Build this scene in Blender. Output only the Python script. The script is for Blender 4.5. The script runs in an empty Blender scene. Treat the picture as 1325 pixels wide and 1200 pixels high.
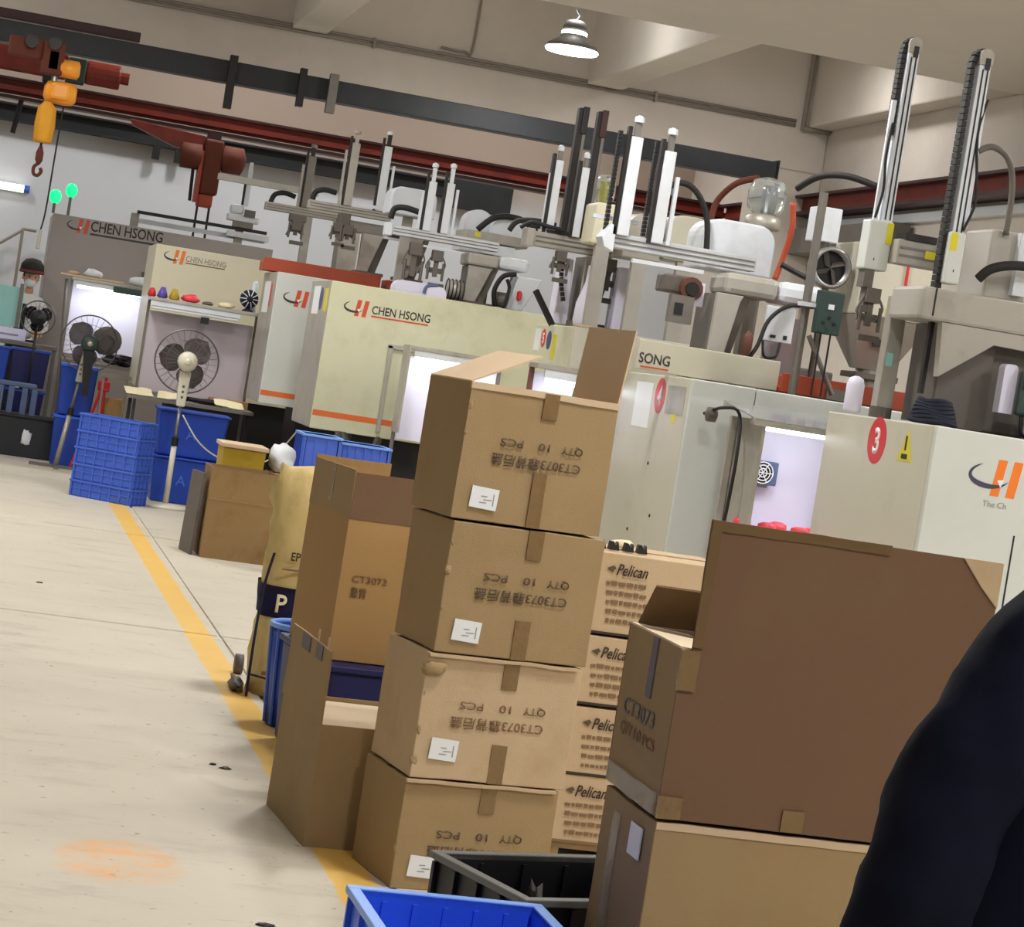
import bpy, bmesh, math, random
from mathutils import Vector, Matrix, noise
random.seed(7)
PI = math.pi
S = bpy.context.scene
COL = S.collection

# ------------------------------------------------------------------ camera
CAM_H = 1.5
yaw, pitch, roll = math.radians(13.19), math.radians(2.02), math.radians(9.0)
fwd0 = Vector((math.sin(yaw), math.cos(yaw), 0)); rt = Vector((math.cos(yaw), -math.sin(yaw), 0)); up = Vector((0, 0, 1))
fwd = fwd0*math.cos(pitch) - up*math.sin(pitch); upc = up*math.cos(pitch) + fwd0*math.sin(pitch)
cx_ = rt*math.cos(roll) + upc*math.sin(roll); cy_ = -rt*math.sin(roll) + upc*math.cos(roll)
cam_d = bpy.data.cameras.new('camera'); cam = bpy.data.objects.new('camera', cam_d); COL.objects.link(cam)
m = Matrix((cx_, cy_, -fwd)).transposed().to_4x4(); m.translation = (0, 0, CAM_H); cam.matrix_world = m
cam_d.sensor_fit = 'HORIZONTAL'; cam_d.sensor_width = 36.0; cam_d.lens = 36.0*3000/1325
cam_d.clip_start = 0.05; cam_d.clip_end = 200
S.camera = cam

# ------------------------------------------------------------------ world, exposure
w = bpy.data.worlds.new('world'); S.world = w; w.use_nodes = True
w.node_tree.nodes['Background'].inputs[0].default_value = (0.95, 0.97, 1.0, 1)
w.node_tree.nodes['Background'].inputs[1].default_value = 0.5
S.view_settings.view_transform = 'Standard'; S.view_settings.look = 'None'
S.view_settings.gamma = 1.0; S.view_settings.use_curve_mapping = False
S.view_settings.exposure = 0.45
LAMP_W = 60.0          # each high-bay lamp
LAMP_COL = (1.0, 0.98, 0.95)

# ------------------------------------------------------------------ materials
M = {}
def srgb(r, g, b):
    f = lambda c: (c/255/12.92) if c/255 <= 0.04045 else ((c/255+0.055)/1.055)**2.4
    return (f(r), f(g), f(b), 1)
def mat(name, col, rough=0.5, metal=0.0, var=0.0, scale=8.0, bump=0.0, bscale=60.0, emit=0.0, trans=0.0, alpha=1.0, dirt=None, dscale=3.0, damt=0.5, spec=0.5, stretch=None):
    """plain procedural surface: base colour broken up by noise, optional dirt blotches and fine relief"""
    mt = bpy.data.materials.new(name); mt.use_nodes = True; nt = mt.node_tree; n = nt.nodes; l = nt.links
    b = n['Principled BSDF']; c = srgb(*col)
    b.inputs['Base Color'].default_value = c; b.inputs['Roughness'].default_value = rough
    b.inputs['Metallic'].default_value = metal; b.inputs['Specular IOR Level'].default_value = spec
    if emit:
        b.inputs['Emission Color'].default_value = c; b.inputs['Emission Strength'].default_value = emit
    if trans: b.inputs['Transmission Weight'].default_value = trans
    if alpha < 1: b.inputs['Alpha'].default_value = alpha
    tc = n.new('ShaderNodeTexCoord'); src = tc.outputs['Object']
    if stretch:
        mp = n.new('ShaderNodeMapping'); mp.inputs['Scale'].default_value = stretch; l.new(src, mp.inputs[0]); src = mp.outputs[0]
    cur = None
    if var:
        nz = n.new('ShaderNodeTexNoise'); nz.inputs['Scale'].default_value = scale; nz.inputs['Detail'].default_value = 6; l.new(src, nz.inputs['Vector'])
        mx = n.new('ShaderNodeMix'); mx.data_type = 'RGBA'
        mx.inputs[6].default_value = tuple(max(0, x*(1-var)) for x in c[:3])+(1,); mx.inputs[7].default_value = tuple(min(1, x*(1+var)) for x in c[:3])+(1,)
        l.new(nz.outputs['Fac'], mx.inputs[0]); cur = mx.outputs[2]
    if dirt:
        nz = n.new('ShaderNodeTexNoise'); nz.inputs['Scale'].default_value = dscale; nz.inputs['Detail'].default_value = 8; nz.inputs['Roughness'].default_value = 0.65; l.new(src, nz.inputs['Vector'])
        rp = n.new('ShaderNodeValToRGB'); rp.color_ramp.elements[0].position = 0.5; rp.color_ramp.elements[0].color = (0, 0, 0, 1)
        rp.color_ramp.elements[1].position = 0.72; rp.color_ramp.elements[1].color = (damt, damt, damt, 1); l.new(nz.outputs['Fac'], rp.inputs[0])
        mx = n.new('ShaderNodeMix'); mx.data_type = 'RGBA'; mx.inputs[6].default_value = c; mx.inputs[7].default_value = srgb(*dirt)
        if cur: l.new(cur, mx.inputs[6])
        l.new(rp.outputs[0], mx.inputs[0]); cur = mx.outputs[2]
    if cur: l.new(cur, b.inputs['Base Color'])
    if bump:
        nz = n.new('ShaderNodeTexNoise'); nz.inputs['Scale'].default_value = bscale; nz.inputs['Detail'].default_value = 4; l.new(src, nz.inputs['Vector'])
        bp = n.new('ShaderNodeBump'); bp.inputs['Strength'].default_value = bump; bp.inputs['Distance'].default_value = 0.01
        l.new(nz.outputs['Fac'], bp.inputs['Height']); l.new(bp.outputs[0], b.inputs['Normal'])
    M[name] = mt; return mt

mat('wall_white', (214, 218, 222), 0.7, var=0.05, scale=2, dirt=(168, 165, 158), dscale=0.7, damt=0.35)
mat('concrete', (214, 206, 196), 0.85, var=0.08, scale=1.6, bump=0.2, bscale=30, dirt=(186, 176, 165), dscale=0.5, damt=0.5)
mat('concrete_light', (226, 220, 211), 0.85, var=0.06, scale=2, bump=0.2, bscale=30)
mat('pipe_grey', (148, 138, 128), 0.6, var=0.06)
mat('beam_dark', (34, 38, 42), 0.5, 0.2, var=0.15, scale=4, dirt=(60, 60, 58), damt=0.4)
mat('beam_red', (128, 42, 30), 0.5, 0.1, var=0.15, scale=5, dirt=(72, 30, 26), damt=0.6)
mat('beam_maroon', (62, 34, 34), 0.5, 0.1, var=0.15, scale=5)
mat('hoist_orange', (250, 164, 50), 0.4, var=0.06)
mat('hoist_rust', (98, 46, 30), 0.8, var=0.2, scale=6)
mat('chain_bag', (226, 160, 36), 0.7, var=0.1, scale=12)
mat('steel', (150, 150, 150), 0.35, 0.7, var=0.1, scale=10)
mat('steel_dull', (120, 116, 110), 0.55, 0.5, var=0.15, scale=10)
mat('dark_steel', (40, 38, 38), 0.5, 0.4, var=0.2, scale=10)
mat('black', (20, 20, 22), 0.55, var=0.2)
mat('rubber', (26, 25, 26), 0.7)
mat('alu', (196, 200, 206), 0.35, 0.25, var=0.05, scale=20)
mat('robot_white', (216, 222, 230), 0.4, var=0.04, dirt=(180, 178, 170), dscale=4, damt=0.4)
mat('robot_grey', (168, 164, 156), 0.5, var=0.06, dirt=(120, 112, 102), dscale=3, damt=0.5)
mat('robot_dark', (98, 92, 86), 0.55, var=0.12, dirt=(60, 54, 50), dscale=3, damt=0.5)
mat('guard_cream', (208, 208, 178), 0.4, var=0.03, dirt=(170, 164, 128), dscale=3.2, damt=0.4)
mat('guard_beige', (198, 195, 178), 0.4, var=0.03, dirt=(160, 154, 136), dscale=2.5, damt=0.35)
mat('guard_pale', (206, 210, 206), 0.35, var=0.02, dirt=(182, 182, 174), dscale=2.0, damt=0.3)
mat('guard_ivory', (222, 217, 192), 0.4, var=0.02, dirt=(196, 188, 160), dscale=2.5, damt=0.3)
mat('guard_grey', (156, 150, 146), 0.45, var=0.03, dirt=(120, 114, 110), dscale=2.0, damt=0.3)
mat('sheet_steel', (176, 172, 162), 0.38, 0.35, var=0.08, scale=3, dirt=(120, 114, 100), dscale=4, damt=0.5)
mat('tray_orange', (166, 66, 36), 0.5, var=0.12, scale=6, dirt=(120, 56, 30), damt=0.5)
mat('stripe_orange', (222, 110, 50), 0.45, var=0.05)
mat('logo_orange', (238, 124, 34), 0.45)
mat('logo_red', (206, 74, 44), 0.45)
mat('logo_navy', (62, 64, 88), 0.45)
mat('logo_black', (52, 48, 46), 0.45)
mat('ink_grey', (150, 148, 146), 0.6)
mat('sticker_red', (206, 40, 46), 0.4)
mat('sticker_white', (232, 236, 240), 0.45, var=0.02)
mat('sticker_blue', (50, 58, 110), 0.4)
mat('sticker_yellow', (214, 204, 30), 0.4)
mat('panel_white', (226, 224, 244), 0.5, var=0.02)
mat('panel_mauve', (190, 180, 188), 0.5, var=0.04, scale=3)
mat('clear_plastic', (225, 232, 234), 0.12, trans=0.85)
mat('lamp_on', (255, 255, 255), 0.4, emit=9.0)
mat('tube_on', (240, 246, 255), 0.4, emit=4.0)
mat('tube_wall', (255, 250, 235), 0.4, emit=2.5)
mat('led_green', (16, 214, 120), 0.4, emit=1.3)
mat('lamp_shade', (112, 110, 106), 0.4, 0.4)
mat('card', (160, 136, 100), 0.85, var=0.07, scale=5, bump=0.12, bscale=180, dirt=(146, 118, 80), dscale=3, damt=0.4, spec=0.2)
mat('card_inner', (206, 182, 152), 0.85, var=0.05, scale=6, bump=0.1, bscale=180, spec=0.2)
mat('card_cream', (226, 208, 182), 0.85, var=0.04, scale=6, spec=0.2)
mat('card_pale', (194, 170, 138), 0.85, var=0.06, scale=5, bump=0.12, bscale=180, dirt=(164, 134, 98), dscale=4, damt=0.4, spec=0.2)
mat('card_tall', (170, 136, 90), 0.85, var=0.05, scale=5, bump=0.12, bscale=180, spec=0.2)
mat('card_brown', (118, 92, 72), 0.85, var=0.06, scale=2, bump=0.12, bscale=180, dirt=(124, 104, 74), dscale=1.2, damt=0.6, spec=0.2)
mat('card_edge', (112, 90, 62), 0.85, var=0.08, scale=9, spec=0.2)
mat('card_old', (152, 124, 86), 0.88, var=0.12, scale=4, bump=0.2, bscale=120, dirt=(112, 82, 48), dscale=4, damt=0.6, spec=0.2)
mat('tape', (124, 98, 60), 0.25, var=0.08, scale=14, bump=0.25, bscale=40, spec=0.6)
mat('tape_clear', (200, 190, 170), 0.2, alpha=0.35, spec=0.6, bump=0.3, bscale=40)
mat('ink', (92, 74, 56), 0.8, var=0.15, scale=60)
mat('ink_faint', (128, 100, 70), 0.8, var=0.15, scale=60)
mat('ink_dark', (58, 46, 36), 0.8)
mat('ink_blue', (112, 106, 110), 0.8)
mat('blue_crate', (52, 104, 240), 0.4, var=0.06, scale=8)
mat('blue_rim', (120, 168, 252), 0.4, var=0.04)
mat('blue_bin', (20, 66, 176), 0.42, var=0.08, scale=5)
mat('blue_dusty', (52, 70, 142), 0.6, var=0.1, scale=14)
mat('blue_mid', (72, 108, 214), 0.45, var=0.06)
mat('navy_bin', (14, 22, 84), 0.5, var=0.08)
mat('slate', (82, 98, 134), 0.6, var=0.1)
mat('crate_black', (24, 27, 34), 0.45, var=0.15)
mat('crate_rim', (112, 114, 114), 0.5, var=0.1)
mat('sack', (206, 182, 122), 0.8, var=0.08, scale=9, bump=0.4, bscale=14, dirt=(160, 134, 84), dscale=6, damt=0.5)
mat('sack_band', (36, 34, 86), 0.7, var=0.1)
mat('bag_white', (214, 218, 226), 0.5, var=0.06, scale=12)
mat('yellow_tub', (180, 150, 30), 0.5, var=0.15, scale=8)
mat('fan_cream', (214, 210, 192), 0.45, var=0.04)
mat('fan_blade', (86, 78, 74), 0.5, alpha=0.93)
mat('wire', (104, 100, 100), 0.4, 0.4)
mat('dark_cloth', (26, 30, 48), 0.9, var=0.2)
mat('navy_shirt', (13, 16, 34), 0.9, var=0.18, scale=7, bump=0.25, bscale=9, spec=0.15)
mat('skin', (196, 150, 124), 0.6)
mat('hair', (26, 22, 22), 0.7)
mat('trousers', (40, 40, 46), 0.9)
mat('work_white', (216, 216, 218), 0.8)
mat('cap_red', (120, 44, 50), 0.8)
mat('paper', (232, 222, 184), 0.7, var=0.05)
mat('red_paint', (198, 34, 40), 0.45)
mat('red_parts', (236, 70, 86), 0.4)
mat('teal', (150, 206, 198), 0.2, var=0.05)
mat('green_box', (44, 66, 62), 0.5, var=0.1)
mat('wood_pallet', (150, 124, 88), 0.85, var=0.15, scale=7)
mat('table_grey', (120, 116, 108), 0.5, var=0.1)
mat('lilac', (92, 70, 170), 0.5)
mat('slot_dark', (30, 30, 32), 0.6)
mat('maroon', (92, 52, 40), 0.6, var=0.15)

def floor_material():
    mt = bpy.data.materials.new('floor_concrete'); mt.use_nodes = True; nt = mt.node_tree; n = nt.nodes; l = nt.links
    b = n['Principled BSDF']; b.inputs['Roughness'].default_value = 0.6; b.inputs['Specular IOR Level'].default_value = 0.35
    tc = n.new('ShaderNodeTexCoord'); sx = n.new('ShaderNodeSeparateXYZ'); l.new(tc.outputs['Object'], sx.inputs[0])
    def noi(sc, det=8, ro=0.6, st=None):
        z = n.new('ShaderNodeTexNoise'); z.inputs['Scale'].default_value = sc; z.inputs['Detail'].default_value = det; z.inputs['Roughness'].default_value = ro
        if st:
            mp = n.new('ShaderNodeMapping'); mp.inputs['Scale'].default_value = st; l.new(tc.outputs['Object'], mp.inputs[0]); l.new(mp.outputs[0], z.inputs['Vector'])
        else: l.new(tc.outputs['Object'], z.inputs['Vector'])
        return z.outputs['Fac']
    def mth(op, a, b_=None, c=None, clamp=False):
        q = n.new('ShaderNodeMath'); q.operation = op; q.use_clamp = clamp
        for i, v in enumerate((a, b_, c)):
            if v is None: continue
            if isinstance(v, (int, float)): q.inputs[i].default_value = v
            else: l.new(v, q.inputs[i])
        return q.outputs[0]
    def mix(f, a, b_):
        q = n.new('ShaderNodeMix'); q.data_type = 'RGBA'
        for i, v in ((0, f), (6, a), (7, b_)):
            if isinstance(v, (tuple, float, int)): q.inputs[i].default_value = v
            else: l.new(v, q.inputs[i])
        return q.outputs[2]
    def ramp(v, a, c):
        q = n.new('ShaderNodeMapRange'); q.interpolation_type = 'SMOOTHSTEP'; q.inputs[1].default_value = a; q.inputs[2].default_value = c; l.new(v, q.inputs[0]); return q.outputs[0]
    base = mix(noi(1.3), srgb(192, 185, 170), srgb(212, 205, 189))
    base = mix(ramp(noi(2.6, 9, 0.7, (0.7, 1.6, 1)), 0.5, 0.72), base, srgb(184, 177, 164))       # worn patches
    base = mix(mth('MULTIPLY', ramp(noi(6.0, 9, 0.7, (0.45, 2.2, 1)), 0.6, 0.72), 0.5), base, srgb(158, 151, 140))  # scuffs
    base = mix(mth('MULTIPLY', ramp(noi(24.0, 3, 0.5), 0.66, 0.74), 0.6), base, srgb(108, 100, 92))  # specks
    wob = mth('MULTIPLY', mth('SUBTRACT', noi(5.0), 0.5), 0.045)
    X = mth('ADD', sx.outputs[0], wob)
    line = mth('MULTIPLY', ramp(X, 1.18, 1.2), mth('SUBTRACT', 1.0, ramp(X, 1.315, 1.335)))
    line = mth('MULTIPLY', line, mth('SUBTRACT', 1.0, mth('MULTIPLY', ramp(noi(9.0, 8, 0.75), 0.55, 0.75), 0.55)))
    ycol = mix(noi(3.0), srgb(224, 178, 80), srgb(234, 192, 98))
    base = mix(mth('MULTIPLY', line, 0.95), base, ycol)
    # faded orange paint blot
    dx = mth('DIVIDE', mth('SUBTRACT', mth('ADD', sx.outputs[0], mth('MULTIPLY', mth('SUBTRACT', noi(7.0), 0.5), 0.16)), 0.58), 0.17)
    dy = mth('DIVIDE', mth('SUBTRACT', mth('ADD', sx.outputs[1], mth('MULTIPLY', mth('SUBTRACT', noi(6.0), 0.5), 0.3)), 6.47), 0.26)
    r2 = mth('ADD', mth('POWER', mth('ABSOLUTE', dx), 2.6), mth('POWER', mth('ABSOLUTE', dy), 2.6))
    blot = mth('MULTIPLY', mth('SUBTRACT', 1.0, ramp(r2, 0.3, 1.5)), mth('ADD', 0.25, mth('MULTIPLY', ramp(noi(4.0), 0.35, 0.6), 0.4)))
    blot = mth('MULTIPLY', blot, mth('ADD', 0.55, mth('MULTIPLY', ramp(noi(16.0, 9, 0.7), 0.4, 0.62), 0.6)))
    base = mix(blot, base, srgb(232, 168, 96))
    l.new(base, b.inputs['Base Color'])
    bp = n.new('ShaderNodeBump'); bp.inputs['Strength'].default_value = 0.12; bp.inputs['Distance'].default_value = 0.01; l.new(noi(18.0, 8), bp.inputs['Height']); l.new(bp.outputs[0], b.inputs['Normal'])
    M['floor'] = mt
floor_material()
def back_wall_material():
    mt = bpy.data.materials.new('wall_two_tone'); mt.use_nodes = True; nt = mt.node_tree; n = nt.nodes; l = nt.links
    b = n['Principled BSDF']; b.inputs['Roughness'].default_value = 0.75
    tc = n.new('ShaderNodeTexCoord'); sx = n.new('ShaderNodeSeparateXYZ'); l.new(tc.outputs['Object'], sx.inputs[0])
    nz = n.new('ShaderNodeTexNoise'); nz.inputs['Scale'].default_value = 0.8; nz.inputs['Detail'].default_value = 8; l.new(tc.outputs['Object'], nz.inputs['Vector'])
    ad = n.new('ShaderNodeMath'); ad.operation = 'MULTIPLY_ADD'; l.new(nz.outputs['Fac'], ad.inputs[0]); ad.inputs[1].default_value = 0.7; l.new(sx.outputs[2], ad.inputs[2])
    mr = n.new('ShaderNodeMapRange'); mr.interpolation_type = 'SMOOTHSTEP'; mr.inputs[1].default_value = 3.75; mr.inputs[2].default_value = 4.35; l.new(ad.outputs[0], mr.inputs[0])
    v = n.new('ShaderNodeMix'); v.data_type = 'RGBA'; v.inputs[6].default_value = srgb(202, 208, 216); v.inputs[7].default_value = srgb(222, 226, 232); l.new(nz.outputs['Fac'], v.inputs[0])
    mx = n.new('ShaderNodeMix'); mx.data_type = 'RGBA'; l.new(mr.outputs[0], mx.inputs[0]); l.new(v.outputs[2], mx.inputs[6]); mx.inputs[7].default_value = srgb(172, 156, 144)
    l.new(mx.outputs[2], b.inputs['Base Color']); M['wall_two_tone'] = mt
back_wall_material()

# ------------------------------------------------------------------ mesh helpers
class MB:
    def __init__(s): s.bm = bmesh.new()
    def _quadbox(s, P):
        v = [s.bm.verts.new(p) for p in P]
        for f in ((0, 3, 2, 1), (4, 5, 6, 7), (0, 1, 5, 4), (1, 2, 6, 5), (2, 3, 7, 6), (3, 0, 4, 7)): s.bm.faces.new([v[i] for i in f])
        return s
    def box(s, x0, x1, y0, y1, z0, z1):
        return s._quadbox([(x0, y0, z0), (x1, y0, z0), (x1, y1, z0), (x0, y1, z0), (x0, y0, z1), (x1, y0, z1), (x1, y1, z1), (x0, y1, z1)])
    def tbox(s, b, t, z0, z1):            # tapered: b, t = (x0,x1,y0,y1) of bottom and top
        return s._quadbox([(b[0], b[2], z0), (b[1], b[2], z0), (b[1], b[3], z0), (b[0], b[3], z0), (t[0], t[2], z1), (t[1], t[2], z1), (t[1], t[3], z1), (t[0], t[3], z1)])
    def plate(s, o, a, b, t):             # slab spanned from corner o by vectors a, b with thickness vector t
        o, a, b, t = map(Vector, (o, a, b, t)); return s._quadbox([o, o+a, o+a+b, o+b, o+t, o+a+t, o+a+b+t, o+b+t])
    def prism(s, pts, axis, c0, c1):      # polygon in the two remaining axes, extruded along axis
        def P(p, c): return {'x': (c, p[0], p[1]), 'y': (p[0], c, p[1]), 'z': (p[0], p[1], c)}[axis]
        a = [s.bm.verts.new(P(p, c0)) for p in pts]; b = [s.bm.verts.new(P(p, c1)) for p in pts]; k = len(pts)
        s.bm.faces.new(a); s.bm.faces.new(b[::-1])
        for i in range(k): s.bm.faces.new((a[i], b[i], b[(i+1) % k], a[(i+1) % k]))
        return s
    def cone(s, p0, p1, r0, r1, seg=12, caps=True):
        p0, p1 = Vector(p0), Vector(p1); d = (p1-p0).normalized(); u = d.orthogonal().normalized(); v = d.cross(u)
        rings = []
        for p, r in ((p0, r0), (p1, r1)):
            rings.append([s.bm.verts.new(p+(u*math.cos(2*PI*i/seg)+v*math.sin(2*PI*i/seg))*r) for i in range(seg)])
        for i in range(seg): s.bm.faces.new((rings[0][i], rings[0][(i+1) % seg], rings[1][(i+1) % seg], rings[1][i]))
        if caps: s.bm.faces.new(rings[0][::-1]); s.bm.faces.new(rings[1])
        return s
    def cyl(s, p0, p1, r, seg=12): return s.cone(p0, p1, r, r, seg)
    def tube(s, pts, r, seg=8, closed=False, smooth=6):
        P = [Vector(p) for p in pts]
        if smooth > 1 and len(P) > 2:
            Q = []; k = len(P); rng = k if closed else k-1
            for i in range(rng):
                g = (lambda j: P[j % k]) if closed else (lambda j: P[min(max(j, 0), k-1)])
                a, b, c, d = g(i-1), g(i), g(i+1), g(i+2)
                for q in range(smooth):
                    t = q/smooth
                    Q.append(0.5*((2*b)+(c-a)*t+(2*a-5*b+4*c-d)*t*t+(3*b-a-3*c+d)*t**3))
            if not closed: Q.append(P[-1])
            P = Q
        k = len(P); rings = []; u = None
        for i in range(k):
            d = (P[(i+1) % k]-P[i-1]) if closed else (P[min(i+1, k-1)]-P[max(i-1, 0)])
            if d.length < 1e-9: d = Vector((0, 0, 1))
            d.normalize()
            if u is None: u = d.orthogonal().normalized()
            u = (u-d*u.dot(d))
            u = u.normalized() if u.length > 1e-6 else d.orthogonal().normalized()
            v = d.cross(u)
            rings.append([s.bm.verts.new(P[i]+(u*math.cos(2*PI*j/seg)+v*math.sin(2*PI*j/seg))*r) for j in range(seg)])
        for i in range(k if closed else k-1):
            A, B = rings[i], rings[(i+1) % k]
            for j in range(seg): s.bm.faces.new((A[j], A[(j+1) % seg], B[(j+1) % seg], B[j]))
        if not closed: s.bm.faces.new(rings[0][::-1]); s.bm.faces.new(rings[-1])
        return s
    def lathe(s, prof, c=(0, 0, 0), axis='z', seg=20):
        rings = []
        for r, h in prof:
            ring = []
            for i in range(seg):
                a = 2*PI*i/seg; x, y = r*math.cos(a), r*math.sin(a)
                p = {'z': (x, y, h), 'y': (x, h, y), 'x': (h, x, y)}[axis]
                ring.append(s.bm.verts.new((c[0]+p[0], c[1]+p[1], c[2]+p[2])))
            rings.append(ring)
        for A, B in zip(rings, rings[1:]):
            for i in range(seg): s.bm.faces.new((A[i], A[(i+1) % seg], B[(i+1) % seg], B[i]))
        s.bm.faces.new(rings[0][::-1]); s.bm.faces.new(rings[-1])
        return s
    def ball(s, c, r, seg=14, sq=(1, 1, 1)):
        bmesh.ops.create_uvsphere(s.bm, u_segments=seg, v_segments=max(6, seg//2+1), radius=1, matrix=Matrix.Translation(c) @ Matrix.Diagonal((r*sq[0], r*sq[1], r*sq[2], 1)))
        return s
    def grid_box(s, x0, x1, y0, y1, z0, z1, n=8, amp=0.004, freq=6.0, seed=0, top=True):
        """box whose faces are subdivided and dented a little by noise"""
        L = [Vector((x0, y0, z0)), Vector((x1-x0, 0, 0)), Vector((0, y1-y0, 0)), Vector((0, 0, z1-z0))]
        o, a, b, c = L; F = [(o, a, c), (o+a, b, c), (o+a+b, -a, c), (o+b, -b, c), (o, b, a)]
        if top: F.append((o+c, a, b))
        off = Vector((seed*3.7, seed*1.3, seed*2.1))
        for q, u, v in F:
            g = [[s.bm.verts.new(q+u*(i/n)+v*(j/n)) for i in range(n+1)] for j in range(n+1)]
            for j in range(n):
                for i in range(n): s.bm.faces.new((g[j][i], g[j][i+1], g[j+1][i+1], g[j+1][i]))
        bmesh.ops.remove_doubles(s.bm, verts=s.bm.verts[:], dist=1e-5)
        for vv in s.bm.verts:
            vv.co += noise.noise_vector((vv.co+off)*freq)*amp + noise.noise_vector((vv.co+off)*freq*3.1)*amp*0.4
            if z0 == 0 and vv.co.z < 0.006: vv.co.z = max(0.0, vv.co.z)
        return s

def thing(name, label, cat, loc=(0, 0, 0), rz=0.0, group=None):
    o = bpy.data.objects.new(name, None); COL.objects.link(o); o.empty_display_size = 0.1
    o.location = loc; o.rotation_euler = (0, 0, rz); o['label'] = label; o['category'] = cat
    if group: o['group'] = group
    return o
def xf(o): return Matrix.Translation(o.location) @ Matrix.Rotation(o.rotation_euler[2], 4, 'Z')
def mesh_obj(name, mb, mt, parent=None, world=True, smooth=False, bevel=0.0, label=None):
    bm = mb.bm
    if parent is not None and world:
        root = parent
        while root.parent: root = root.parent
        bmesh.ops.transform(bm, matrix=xf(root).inverted(), verts=bm.verts[:])
    bmesh.ops.recalc_face_normals(bm, faces=bm.faces[:])
    me = bpy.data.meshes.new(name); bm.to_mesh(me); bm.free(); me.materials.append(M[mt])
    if smooth:
        for p in me.polygons: p.use_smooth = True
    o = bpy.data.objects.new(name, me); COL.objects.link(o)
    if parent is not None: o.parent = parent
    if bevel:
        b = o.modifiers.new('bevel', 'BEVEL'); b.width = bevel; b.segments = 2; b.limit_method = 'ANGLE'; b.angle_limit = math.radians(40)
    if label: o['label'] = label
    return o
P_ = mesh_obj
def loc_part(name, mb, mt, parent, **k): return mesh_obj(name, mb, mt, parent, world=False, **k)
def single(name, mb, mt, label, cat, group=None, base=None, **k):
    """a thing made of one mesh; its origin is moved to base"""
    if base is not None: bmesh.ops.translate(mb.bm, vec=-Vector(base), verts=mb.bm.verts[:])
    o = mesh_obj(name, mb, mt, None, **k); o['label'] = label; o['category'] = cat
    if base is not None: o.location = base
    if group: o['group'] = group
    return o
def struct(name, mb, mt, **k):
    o = mesh_obj(name, mb, mt, None, **k); o['kind'] = 'structure'; return o
def copy_tree(o, parent=None):
    c = o.copy(); COL.objects.link(c); c.parent = parent
    for ch in list(o.children): copy_tree(ch, c)
    return c

FRONT = Matrix(((1, 0, 0), (0, 0, -1), (0, 1, 0))).to_4x4()       # text on a face looking towards -Y
LEFT = Matrix(((0, 0, -1), (-1, 0, 0), (0, 1, 0))).to_4x4()       # text on a face looking towards -X
def text(body, size, mt, parent, pos, orient=FRONT, shear=0.0, width=None, flip=False, align='LEFT', name='lettering', world=True, bold=0.0, ext=0.0008):
    cu = bpy.data.curves.new('t', 'FONT'); cu.body = body; cu.size = 1.0; cu.shear = shear; cu.align_x = align; cu.align_y = 'BOTTOM_BASELINE'
    cu.offset = bold; cu.resolution_u = 3
    o = bpy.data.objects.new('t', cu); COL.objects.link(o)
    me = bpy.data.meshes.new_from_object(o.evaluated_get(bpy.context.evaluated_depsgraph_get()))
    bpy.data.objects.remove(o); bpy.data.curves.remove(cu)
    bm = bmesh.new(); bm.from_mesh(me); bpy.data.meshes.remove(me)
    xs = [v.co.x for v in bm.verts] or [0, 1]
    sx = size/0.7
    kx = sx if width is None else width/max(1e-6, (max(xs)-min(xs)))
    for v in bm.verts:
        v.co.x = (v.co.x-(min(xs) if align == 'LEFT' else 0))*kx; v.co.y *= sx
    # give the print a hair of thickness
    r = bmesh.ops.extrude_face_region(bm, geom=bm.faces[:]); bmesh.ops.translate(bm, vec=(0, 0, ext), verts=[g for g in r['geom'] if isinstance(g, bmesh.types.BMVert)])
    R = Matrix.Rotation(PI, 4, 'Z') if flip else Matrix.Identity(4)
    bmesh.ops.transform(bm, matrix=Matrix.Translation(pos) @ orient @ R, verts=bm.verts[:])
    mb = MB(); mb.bm.free(); mb.bm = bm
    return mesh_obj(name, mb, mt, parent, world=world)

# ================================================================== THE ROOM
XR, YB = 8.9, 30.0
fl = struct('floor', MB().box(-9.2, XR, -4, YB, -0.25, -0.012), 'concrete')
xs = [-9.2, -2.6, 1.372, 5.3, XR]; ys = [-4, 4.2, 11.62, 16.6, 23.5, YB]
for i in range(4):
    for j in range(5):
        g = 0.009; gy = 0.022
        mesh_obj('concrete_slab', MB().box(xs[i]+g, xs[i+1]-g, ys[j]+gy, ys[j+1]-gy, -0.012, 0.0), 'floor', fl, bevel=0.004)
struct('wall_back', MB().box(-9.2, XR+0.3, YB, YB+0.3, 0, 6.6), 'wall_two_tone')
struct('wall_right', MB().box(XR, XR+0.3, -4, YB, 0, 6.6), 'concrete')
struct('wall_rear', MB().box(-9.5, XR+0.3, -4.3, -4, 0, 6.6), 'wall_white')
struct('wall_left', MB().box(-9.5, -9.2, -4, YB, 0, 6.6), 'wall_white')
struct('ceiling', MB().box(-9.2, XR, 19.9, YB, 6.4, 6.6), 'concrete')
struct('trim_1', MB().box(-9.2, XR, -4, 20.0, 4.83, 5.3).box(-9.2, XR, 19.6, 20.0, 5.3, 6.4), 'concrete_light', bevel=0.02)     # low slab over the aisle
struct('trim_2', MB().box(-9.2, XR, 25.0, 25.45, 4.34, 6.4), 'concrete', bevel=0.02)                                              # far cross beam
for k, (x0, x1) in enumerate(((2.72, 3.1), (6.02, 6.42))):                                                                        # beams between the two
    b = MB(); b.prism([(19.9, 4.86), (25.02, 4.86), (25.02, 6.4), (19.9, 6.4)], 'x', x0, x1); struct('trim_%d' % (3+k), b, 'concrete_light', bevel=0.02)
struct('trim_5', MB().box(8.62, XR, 20.0, 25.0, 4.84, 6.4), 'concrete', bevel=0.02)
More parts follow.
